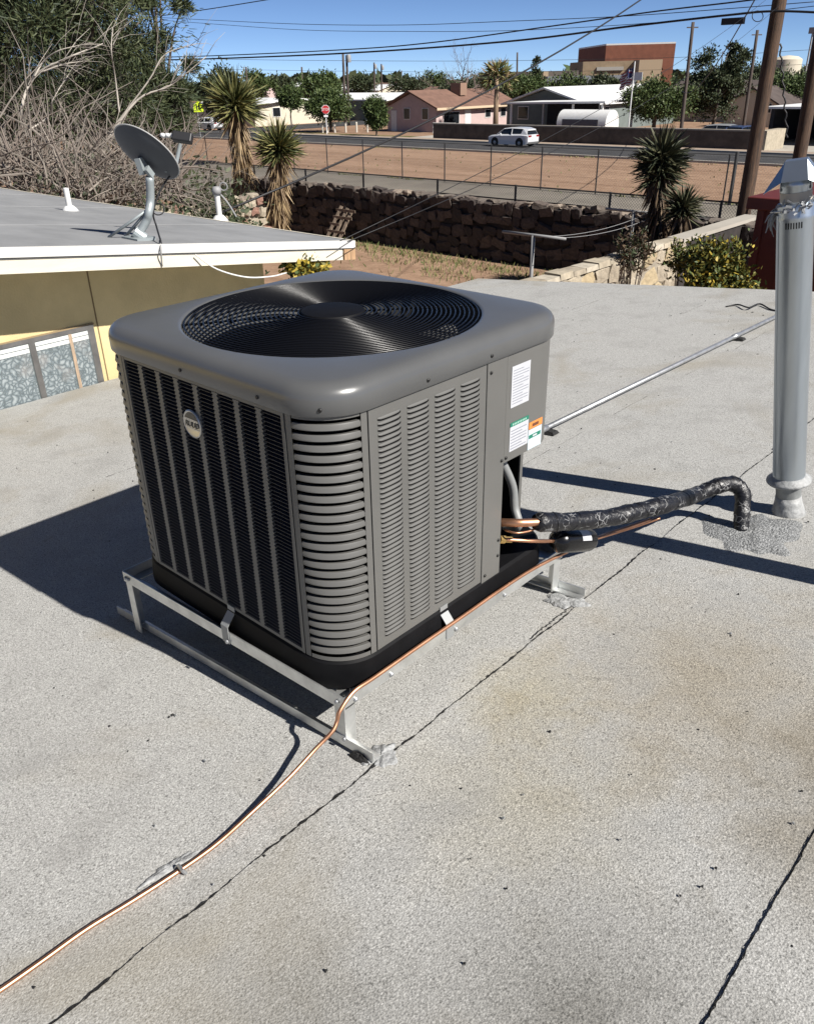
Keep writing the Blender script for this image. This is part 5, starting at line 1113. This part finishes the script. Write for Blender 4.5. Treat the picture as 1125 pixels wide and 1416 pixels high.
# ================================================================== vehicles
def car(name, label, loc, rotz, paint, grp=None):
    t = thing(name, label, 'car', (0, 0, 0)); L, Wc = 4.6, 1.86
    def loft(secs, m, nm, par=t, sm=True):
        b = MB(); b.rings(secs); b.poly(list(reversed(secs[0]))); b.poly(secs[-1]); return b.build(nm, m, par, 35, fixn=True)
    def sec(x, hw, z0, z1, r=.12): return [(x, -hw, z0), (x, hw, z0), (x, hw, z1-r), (x, hw-r*.9, z1), (x, -hw+r*.9, z1), (x, -hw, z1-r)]
    body = loft([sec(-2.30, .74, .42, .72), sec(-2.22, .86, .28, .86), sec(-1.9, .92, .24, .97), sec(-1.1, .93, .22, 1.06), sec(0, .93, .22, 1.08), sec(1.5, .93, .24, 1.12), sec(2.12, .91, .26, 1.10), sec(2.28, .86, .34, 1.04), sec(2.32, .80, .45, .95)], paint, 'body')
    cab = lambda x, hw, hw2, z0, z1: [(x, -hw, z0), (x, hw, z0), (x, hw2, z1), (x, -hw2, z1)]
    loft([cab(-1.25, .80, .78, 1.0, 1.06), cab(-.45, .84, .66, 1.0, 1.54), cab(.3, .85, .68, 1.0, 1.60), cab(1.4, .84, .66, 1.0, 1.56), cab(2.0, .82, .62, 1.0, 1.36), cab(2.2, .80, .70, 1.0, 1.12)], GLASS, 'windows')
    loft([cab(-.55, .70, .60, 1.50, 1.56), cab(.3, .72, .64, 1.57, 1.66), cab(1.5, .70, .62, 1.54, 1.63), cab(2.08, .66, .58, 1.40, 1.50)], paint, 'roof')
    for s in (-1, 1):
        for x0, x1 in ((-1.3, -.5), (.42, .50), (1.38, 1.95)):
            b = MB(); za, zb_ = (1.02, 1.52) if x0 < 0 else (1.04, 1.56)
            if x0 < 0: b.bar((x0, s*.83, 1.02), (x1, s*.68, 1.54), .08, .05, (0, 0, 1))
            elif x0 < 1: b.bar((x0, s*.862, 1.02), (x0, s*.70, 1.57), .09, .03, (1, 0, 0))
            else: b.hexa([(1.42, s*.845, 1.05), (2.16, s*.83, 1.05), (2.16, s*.845, 1.05), (1.42, s*.862, 1.05)], [(1.62, s*.68, 1.54), (2.05, s*.64, 1.42), (2.05, s*.655, 1.42), (1.62, s*.695, 1.54)])
            b.build('pillar', paint, t, fixn=True)
    for x in (-1.42, 1.36):
        for s in (-1, 1):
            b = MB(); b.lathe([(.20, -.11), (.345, -.11), (.36, -.05), (.36, .05), (.345, .11), (.20, .11)], (x, s*.84, .36), (0, 1, 0), 22); wh = b.build('wheel', mat('tyre_rubber', (.014, .014, .014), .8), t, 40)
            b = MB(); b.lathe([(.21, -.02), (.21, .105), (.05, .12)], (x, s*.84, .36), (0, s, 0), 18); b.build('rim', mat('alloy_grey', (.25, .25, .26), .35, .8), wh)
            b = MB(); b.lathe([(.42, 0), (.42, .02)], (x, s*.915, .40), (0, s, 0), 20); b.build('wheel_arch', mat('arch_black', (.02, .02, .02), .8), body)
    for s in (-1, 1):
        b = MB(); b.box((2.16, s*.60-.22, .86), (2.325, s*.60+.24*s*s*0+.22, 1.02)); b.build('tail_light', mat('tail_red', (.25, .02, .02), .3), t)
        b = MB(); b.box((-2.26, s*.60-.2, .68), (-2.15, s*.60+.2, .82)); b.build('headlight', mat('lamp_clear', (.6, .62, .65), .15), t)
        b = MB(); b.bar((-.75, s*.92, 1.08), (-.72, s*1.06, 1.12), .12, .14); b.build('mirror', paint, t)
    b = MB(); b.box((2.24, -.30, .66), (2.335, .30, .80)); b.build('number_plate', WHITEP, t)
    b = MB(); b.box((2.2, -.84, .30), (2.335, .84, .46)); b.build('rear_bumper', mat('bumper_grey', (.10, .10, .10), .6), t)
    t.location = loc; t.rotation_euler = (0, 0, rotz); t.scale = (.87, .87, .87)
    if grp: t['group'] = grp
    return t
CWHITE = mat('white_car_paint', (.72, .73, .75), .22, 0, coat=.6)
car('car', 'white five-door crossover driving along the street past the brown wall', (-41.8, 58.6, G+.008), 0, CWHITE)
p = gz(287, 180, G); car('car', 'white car parked by the side street near the yellow crossing sign', (p.x, p.y, G+.008), R(8), CWHITE)
car('car', 'pale car parked behind the brown wall near the leaning pole', (-29.3, 68.2, G), R(10), mat('silver_car_paint', (.42, .43, .44), .25, .5))
car('car', 'blue car mostly hidden behind the end of the brown wall', (-26.6, 66.2, G), R(90), mat('blue_car_paint', (.04, .06, .13), .25, 0, coat=.5))

# ================================================================== signs, bollards, flag
STOPR = mat('stop_red', (.50, .03, .035), .45); SIGNW = mat('sign_white', (.80, .80, .80), .4); SIGNY = mat('fluorescent_yellow', (.62, .80, .02), .5)
def face_frame(p):
    n_ = Vector((CAM.x-p.x, CAM.y-p.y, 0)).normalized(); r_2 = Vector((0, 0, 1)).cross(n_); return n_, r_2
p = gz(452, 187, G); st_ = thing('stop_sign', 'red octagonal stop sign on a white post at the street corner', 'stop sign', p); n_, r2 = face_frame(p); zc = gd(452, 151, math.hypot(p.x-CAM.x, p.y-CAM.y)).z
Z = Vector((0, 0, 1)); c = Vector((p.x, p.y, zc))
b = MB(); b.tube([p, Vector((p.x, p.y, zc+.4))], .05, 6); b.build('post', SIGNW, st_)
for rr3, off, m_, nm in ((.45, .06, SIGNW, 'border'), (.405, .085, STOPR, 'face')):
    P = [c+n_*off+(r2*math.cos(R(22.5+45*k))+Z*math.sin(R(22.5+45*k)))*rr3 for k in range(8)]; b = MB(); b.hexa(P, [q+n_*.015 for q in P]); b.build(nm, m_, st_, fixn=True)
cu = bpy.data.curves.new('stop_text', 'FONT'); cu.body = 'STOP'; cu.size = .34; cu.extrude = .004; cu.align_x = 'CENTER'; cu.align_y = 'CENTER'
to = bpy.data.objects.new('tmp', cu); COL.objects.link(to); dg = bpy.context.evaluated_depsgraph_get(); tm = bpy.data.meshes.new_from_object(to.evaluated_get(dg)); bpy.data.objects.remove(to); tm.materials.clear(); tm.materials.append(SIGNW)
inst('lettering', tm, st_, c+n_*.108, (R(90), 0, math.atan2(r2.y, r2.x)))
b = MB(); q = c-Z*.60+n_*.08; b.hexa([q-r2*.22-Z*.09, q+r2*.22-Z*.09, q+r2*.22-Z*.09+n_*.012, q-r2*.22-Z*.09+n_*.012], [q-r2*.22+Z*.09, q+r2*.22+Z*.09, q+r2*.22+Z*.09+n_*.012, q-r2*.22+Z*.09+n_*.012]); b.build('plaque', SIGNW, st_)
p = gd(275, 170, 96); p.z = G; cs = thing('crossing_sign', 'fluorescent yellow pentagon school crossing sign near the dark house', 'road sign', p); n_, r2 = face_frame(p); c = gd(274, 147, 96)
b = MB(); b.tube([p, Vector((p.x, p.y, c.z+.4))], .05, 6); b.build('post', CABLEG, cs)
P = [c+n_*.06+r2*a+Z*h_ for a, h_ in ((-.48, -.5), (.48, -.5), (.48, .12), (0, .55), (-.48, .12))]; b = MB(); b.hexa(P, [q+n_*.015 for q in P]); b.build('face', SIGNY, cs, fixn=True)
b = MB()
for a in (-.16, .12):
    q = c+n_*.085+r2*a; b.lathe([(.06, 0), (.06, .01)], q+Z*.18, n_, 8); b.bar(q+Z*.10, q-Z*.12, .13, .02, n_); b.bar(q-Z*.1, q-Z*.36+r2*.08, .05, .02, n_); b.bar(q-Z*.1, q-Z*.36-r2*.08, .05, .02, n_)
stuff(b.build('walking_figures', CABLE, cs))
for k, px in enumerate((446, 453, 463, 478, 493, 508)):
    p = gz(px, 183.5-.2*k, G); b = MB(); b.lathe([(.11, 0), (.11, .95), (.07, 1.02), (.01, 1.03)], p, Z, 10); o = b.build('bollard', mat('bollard_white', (.62, .58, .50), .7)); tag(o, 'short pale bollard in the row along the corner lawn', 'bollard', 'bollards along the corner lawn')
p = Vector((-34.5, 64, G)); fp = thing('flagpole', 'thin white flagpole with limp striped flag and small white sign', 'flagpole', p); b = MB(); b.tube([p, p+Z*5.9], .05, 8); b.build('pole', WHITEP, fp)
fb_ = MB(); ca_ = [Vector((-34.55, 64, 2.0-.09*k)) for k in range(14)]
for k in range(13):
    lp1, lp2 = [], []
    for j in range(7): f = j/6; o_ = Vector((-1.05*f+.05*math.sin(k), .12*math.sin(j*2.1), -.50*f-.06*math.sin(j*1.7))); lp1.append(ca_[k]+o_); lp2.append(ca_[k+1]+o_)
    fb_.rings([lp1, lp2], m=(k % 2), closed=False)
fb_.build('flag', [mat('flag_red', (.30, .03, .05), .7), mat('flag_white', (.60, .60, .62), .7)], fp)
b = MB()
lp1 = []; lp2 = []
for j in range(4): f = j/6; o_ = Vector((-1.05*f, .12*math.sin(j*2.1)-.02, -.50*f-.06*math.sin(j*1.7))); lp1.append(ca_[0]+o_); lp2.append(ca_[7]+o_)
b.rings([lp1, lp2], closed=False); b.build('flag_canton', mat('flag_blue', (.03, .04, .14), .7), fp)
q = Vector((-34.1, 63.95, 1.35)); b = MB(); b.box((-34.42, 63.93, 1.05), (-33.72, 63.97, 1.60)); b.build('sign_board', SIGNW, fp)

# ================================================================== utility poles and wires
def pole(label, base, top, r0, r1, m, arms=(), gear=None, grp=None):
    base, top = Vector(base), Vector(top); t = thing('utility_pole', label, 'utility pole', base, grp); b = MB()
    b.tube([base.lerp(top, k/6) for k in range(7)], [r0+(r1-r0)*k/6 for k in range(7)], 14 if r0 > .12 else 7); b.build('shaft', m, t, True)
    for z, w_, yaw in arms:
        c = base.lerp(top, (z-base.z)/(top.z-base.z)); d = Vector((math.cos(yaw), math.sin(yaw), 0)); b = MB(); b.bar(c-d*w_, c+d*w_, .07, .08); b.build('crossarm', m, t)
    if gear: c = base.lerp(top, gear); b = MB(); b.lathe([(.26, 0), (.28, .1), (.28, .75), (.2, .85)], c+Vector((.35, 0, 0)), Z, 14); b.build('transformer', CABLEG, t, 40)
    return t
pole('big brown wooden utility pole standing beyond the cream rubble wall', (-7.66, 21.6, G), (-7.63, 21.6, 6.2), .185, .15, POLEW)
pole('brown wooden utility pole just right of the leaning flue cap', (gd(1100, 260, 25).x, gd(1100, 260, 25).y, G), (gd(1127, 60, 25).x, gd(1127, 60, 25).y, 6.0), .17, .15, POLEW)
GP = 'distant utility poles'
for px0, px1, pyt, D, r0, arms, lab_ in ((944, 958, 30, 75, .15, 1, 'thin dark utility pole left of the tallest street tree'), (1030, 1047, 41, 85, .15, 1, 'thin dark utility pole between the tallest street tree and the big brown pole'),
        (477, 474, 73, 112, .16, 0, 'left one of a close pair of poles above the stop sign tree'), (482, 479, 76, 114, .16, 2, 'pole with transformer in the close pair above the stop sign tree')):
    a = gd(px0, 160, D); c = gd(px1, pyt, D); pole(lab_, (a.x, a.y, G), c, r0, r0*.8, POLEG, [(c.z-.35, .45, .9)] if arms == 1 else (), .9 if arms == 2 else None, GP)
for px, pyt, D, lab_ in ((417, 92, 170, 'bare far pole above the small round tree'), (517, 86, 190, 'far pole with dark box above the yellow bungalow'), (527, 88, 195, 'bare far pole beside the one with the dark box'), (715, 72, 180, 'bare far pole left of the cypress'), (683, 88, 220, 'far pole with crossarm above the palm'), (340, 92, 160, 'far pole behind the tallest yucca'), (555, 97, 260, 'tiny far pole on the skyline above the pink house')):
    a = gd(px, 118, D); c = gd(px, pyt, D); pole(lab_, (a.x, a.y, G), c, .20, .15, POLEG, [(c.z-.5, 1.1, .9)] if 'crossarm' in lab_ else (), .86 if 'box' in lab_ else None, GP)
def wire(a, c, s, r, label, m=CABLE, grp='overhead wires', n=18):
    b = MB(); b.tube(sag(a, c, s, n), r, 5); return tag(b.build('overhead_wire', m, None, True), label, 'wire', grp)
def wpx(pts, Y, r, label, m=CABLE):                          # a span along the alley: every point lies over the line y = Y
    b = MB(); b.tube(curve_pts([gy(x, y, Y) for x, y in pts], 8), r, 6); return tag(b.build('overhead_wire', m, None, True), label, 'wire', 'overhead wires')
wpx([(150, 84), (285, 81), (480, 73), (700, 57), (870, 36), (1010, 20), (1072, 15), (1160, 18)], 21.35, .026, 'thickest black cable bundle attached to the big brown pole')
wpx([(150, 80), (285, 77), (480, 68), (600, 58), (760, 36), (900, 16), (1010, 3), (1080, -6)], 21.7, .018, 'second thick black cable just above the thickest bundle')
wpx([(150, 20), (285, 27), (420, 33), (560, 34), (700, 29), (860, 22), (1000, 12), (1125, 2)], 22.3, .009, 'upper thin power line across the open sky')
wpx([(150, 22), (285, 32), (420, 41), (560, 43), (700, 42), (860, 34), (1000, 22), (1125, 8)], 22.6, .008, 'lower thin power line across the open sky')
wpx([(150, 31), (275, 14), (370, -1), (450, -14)], 22.3, .016, 'short steep black cable crossing the sky above the rounded pine')
def wfar(pts, D, r, label):
    b = MB(); b.tube(curve_pts([gd(x, y, D) for x, y in pts], 6), r, 5); return tag(b.build('overhead_wire', CABLE, None, True), label, 'wire', 'overhead wires')
wfar([(285, 81), (420, 83), (620, 84), (800, 82), (960, 78), (1125, 68)], 120, .022, 'distant thin power line low over the roofs')
wfar([(285, 95), (480, 98), (700, 99), (960, 95), (1125, 88)], 150, .022, 'distant lowest power line touching the treetops')
PT = Vector((-7.66, 21.55, 5.4))
wire(MAST, PT, .55, .012, 'twisted service drop from the house mast up to the pole top', CABLE)
wire(gn(470, 333, .02), Vector((-7.6, 21.5, 3.2)), .25, .0035, 'thin drop wire from the grey roof corner up to the big brown pole', CABLE)
wire(gn(480, 334, .02), Vector((-7.5, 21.5, 2.9)), .35, .0035, 'second thin drop wire running below the first to the big brown pole', CABLE)
wire(Vector((-7.62, 21.5, 4.2)), gd(942, 125, 75), 1.2, .02, 'drop wire from the big brown pole over the street to the far thin pole')
b = MB(); c = gy(1017, 22, 21.35); b.bar(c+Vector((-.32, 0, -.10)), c+Vector((.22, 0, -.10)), .12, .14); tag(b.build('splice_case', CABLE), 'black splice case hanging on the thickest cable bundle', 'splice case')
b = MB(); c = gy(1047, 22, 21.35)
b.tube([c+(AR*math.cos(t)+AU*math.sin(t))*.13 for t in [k*.4 for k in range(16)]], .010, 5, closed=True); tag(b.build('cable_coil', CABLE), 'small coil of spare cable beside the big brown pole', 'cable coil')
b = MB(); c0_ = gd(1078, 60, 24.5); c1_ = gd(1088, 190, 24.5); r_ = random.Random(2); b.tube([c0_.lerp(c1_, k/26)+AR*.03*math.sin(k*1.7) for k in range(27)], .022, 5); tag(b.build('guy_wire', CABLE), 'dark hanging guy wire with guard between the two brown poles', 'wire')

# ================================================================== street and skyline trees
def treepx(label, px, pyb, pyt, wpx_, D, n, mats, L, Wd, seed, clumps=34, spread=.20, shape='round', grp='street trees', name='tree', limbs=14, zfrac=.3):
    a = gd(px, pyb, D); zt = gd(px, pyt, D).z; k = D/FPX*1.12; rx = wpx_*k/2; h = zt-G; z0 = a.z
    rz_ = (zt-z0)/2
    cr = [(0, 0, (z0+zt)/2-G, rx*.85, rx*.85, rz_*.88)]
    if shape == 'irr': cr = [(0, 0, (z0+zt)/2-G-rz_*.25, rx*.85, rx*.85, rz_*.65), (rx*.25, rx*.2, (z0+zt)/2-G+rz_*.45, rx*.5, rx*.5, rz_*.5), (-rx*.3, -rx*.3, (z0+zt)/2-G+rz_*.1, rx*.5, rx*.5, rz_*.6)]
    return tree(name, label, (a.x, a.y, G), h, cr, n, L, Wd, mats, seed, max(.08, rx*.07), clumps, spread, 'tree', 0, grp, None, limbs)
treepx('spreading green tree right behind the stop sign', 457, 163, 126, 62, 100, 11440, LEAF, 0.186, 0.099, 51)
treepx('dense round green tree between the yellow bungalow and pink house', 520, 178, 132, 30, 90, 9240, LEAF, 0.161, 0.093, 52)
treepx('small round green tree in front of the white ranch house', 402, 152, 118, 28, 112, 6600, LEAF, 0.186, 0.099, 53)
treepx('dark tree rising behind the tallest yucca', 318, 165, 96, 66, 62, 11440, LEAFD, 0.161, 0.081, 54)
treepx('broad green tree behind the white metal roof', 905, 163, 112, 78, 84, 16500, LEAF, 0.174, 0.087, 55)
treepx('tallest dark street tree with ragged top beside a thin pole', 985, 168, 52, 62, 90, 20900, LEAFD, 0.186, 0.093, 56, 60, .17, 'irr', limbs=30)
treepx('bright green tree behind the big brown pole', 1092, 150, 100, 66, 108, 11440, LEAF, 0.211, 0.112, 57)
treepx('dark hedge-like tree between the tallest street tree and the brown pole', 1035, 138, 94, 76, 125, 10120, LEAFD, 0.223, 0.112, 58)
treepx('green tree behind the roof of the pink house', 640, 140, 112, 74, 108, 10120, LEAFD, 0.198, 0.099, 59)
treepx('bright tree filling the gap between the palm and the cypress', 722, 138, 108, 60, 118, 8800, LEAF, 0.211, 0.105, 60)
for k, (px, w_, D) in enumerate(((360, 34, 180), (392, 30, 190), (438, 40, 150), (565, 44, 190), (600, 26, 210), (500, 36, 200), (780, 50, 170), (830, 44, 165), (455, 26, 185))):
    treepx(['round tree on the skyline behind the tallest yucca', 'small skyline tree left of a bare far pole', 'dark skyline tree above the white ranch house roof', 'wide skyline tree above the rear brown roof', 'small skyline tree beside the bare winter tree', 'skyline tree under the far pole with dark box', 'low tree in front of the grey school block', 'low tree in front of the tan school wing', 'skyline tree left of the close pair of poles'][k], px, 135, 98+3*(k % 4), w_, D, 4200, LEAFD if k % 2 else LEAF, .36, .18, 61+k, 20, .22, grp='skyline trees', limbs=6)
p = gd(640, 130, 104); g_ = []
for ex, ey in ((610, 85), (625, 70), (640, 66), (655, 68), (668, 74), (678, 90)):
    a = Vector((p.x, p.y, G+3.0)); e = gd(ex, ey, 104); d_, L_ = dirpx(a, e); g_.append((a, d_, L_*.72, .11))
branchy('winter_tree', 'bare leafless winter tree standing above the pink house roof', g_, 33, mat('winter_twig', (.20, .15, .13), .9), 3, up=.3, gn_=.38)
p = gd(740, 128, 128); zt = gd(740, 80, 128).z; tree('cypress', 'slim pointed dark cypress in front of the low school block', (p.x, p.y, G), zt-G, [(0, 0, (zt-G)*.33, .75, .75, 2.4), (0, 0, (zt-G)*.62, .6, .6, 2.0), (0, 0, (zt-G)*.85, .35, .35, 1.3)], 4200, .30, .12, LEAFD, 80, .12, 50, .22)
pb = gd(685, 166, 92); pt2 = gd(687, 108, 92); pm_ = thing('palm_tree', 'fan palm with slender trunk in front of the pink house', 'palm tree', (pb.x, pb.y, G)); b = MB(); b.tube([(pb.x, pb.y, G), (pb.x, pb.y, (G+pt2.z)/2), (pt2.x, pt2.y, pt2.z)], [.30, .24, .22], 10); b.build('trunk', mat('palm_bark', (.30, .21, .14), .9), pm_, True)
r_ = np.random.default_rng(90); C_, D_ = [], []
for k in range(46):
    th = r_.uniform(0, 6.28); el = r_.uniform(-.7, 1.2); ax_ = np.array([math.cos(th)*math.cos(el), math.sin(th)*math.cos(el), math.sin(el)]); hub = np.array(pt2)+ax_*r_.uniform(.8, 1.3)
    for j in range(14): C_.append(hub); D_.append(ax_+r_.normal(0, .45, 3)-np.array([0, 0, .25]))
stuff(link('fronds', leaf_mesh('fronds', C_, .85, .10, D_, [YUCG[1], YUCG[2], LEAF[2], YUCD[0]], r_, .3), pm_))
# far-off wood that reads as one band along the horizon
r_ = np.random.default_rng(99); N = 26000
ang = r_.uniform(-.60, .60, N); Dd = r_.uniform(300, 900, N); hA = math.atan2(AF.y, AF.x)
base_h = 5.0+2.6*np.sin(ang*23)+1.9*np.sin(ang*57+1)+1.2*np.sin(ang*131+2); hh = np.clip(base_h, 2.0, 9)*(.6+.4*Dd/900)
cc = np.stack([CAM.x+Dd*np.cos(hA+ang), CAM.y+Dd*np.sin(hA+ang), G+r_.uniform(0, 1, N)**.7*hh], 1)
o = link('distant_wood', leaf_mesh('distant_wood', cc, 3.0, 2.2, unit(r_.normal(size=(N, 3))), LEAFD+[LEAF[0]], r_, .5)); tag(o, 'low dark band of far trees along the horizon', 'trees', kind='stuff')
for k in range(22):
    px = 330+r_.uniform(0, 300); D = r_.uniform(190, 320); p = gd(px, 125, D)
    if k < 9:
        w_ = r_.uniform(8, 15); house('far_house', ['far low house with white roof above the white ranch house', 'far pale house under the skyline trees', 'far flat-roofed house behind the yellow bungalow', 'far cream house close to the bare far poles', 'far tan house seen past the round tree', 'far white-roofed house near the tiny far pole', 'far beige house above the rear brown roof', 'far small house under the pole with dark box', 'far wide house behind the skyline trees'][k], p.x, p.x+w_, p.y, p.y+9, -1.0+r_.uniform(0, .8), .2+r_.uniform(0, .8), 'x', [CREAMW, YELW, PINK][k % 3], [WROOF, BROOF, DKROOF][k % 3], (), .4)

rw_ = np.random.default_rng(7)                              # scattered dry weeds on the bare field and along the fences
N = 3800; x_ = rw_.uniform(-60, -4, N); y_ = np.where(rw_.random(N) < .4, 35.6+rw_.normal(0, .25, N), np.where(rw_.random(N) < .5, 52.4+rw_.normal(0, .2, N), rw_.uniform(36, 52.5, N)))
cl_ = np.sin(x_*1.3+y_*.7)+np.sin(x_*.37-y_*1.9); keep_ = cl_ > .7
c_ = np.stack([x_[keep_], y_[keep_], np.full(keep_.sum(), G)], 1); n_w = len(c_)
o = link('field_weeds', leaf_mesh('field_weeds', c_, .09, .05, np.stack([rw_.normal(0, .5, n_w), rw_.normal(0, .5, n_w), np.ones(n_w)], 1), BLADE, rw_, .5)); tag(o, 'sparse low weeds scattered over the dirt field', 'weeds', kind='stuff')
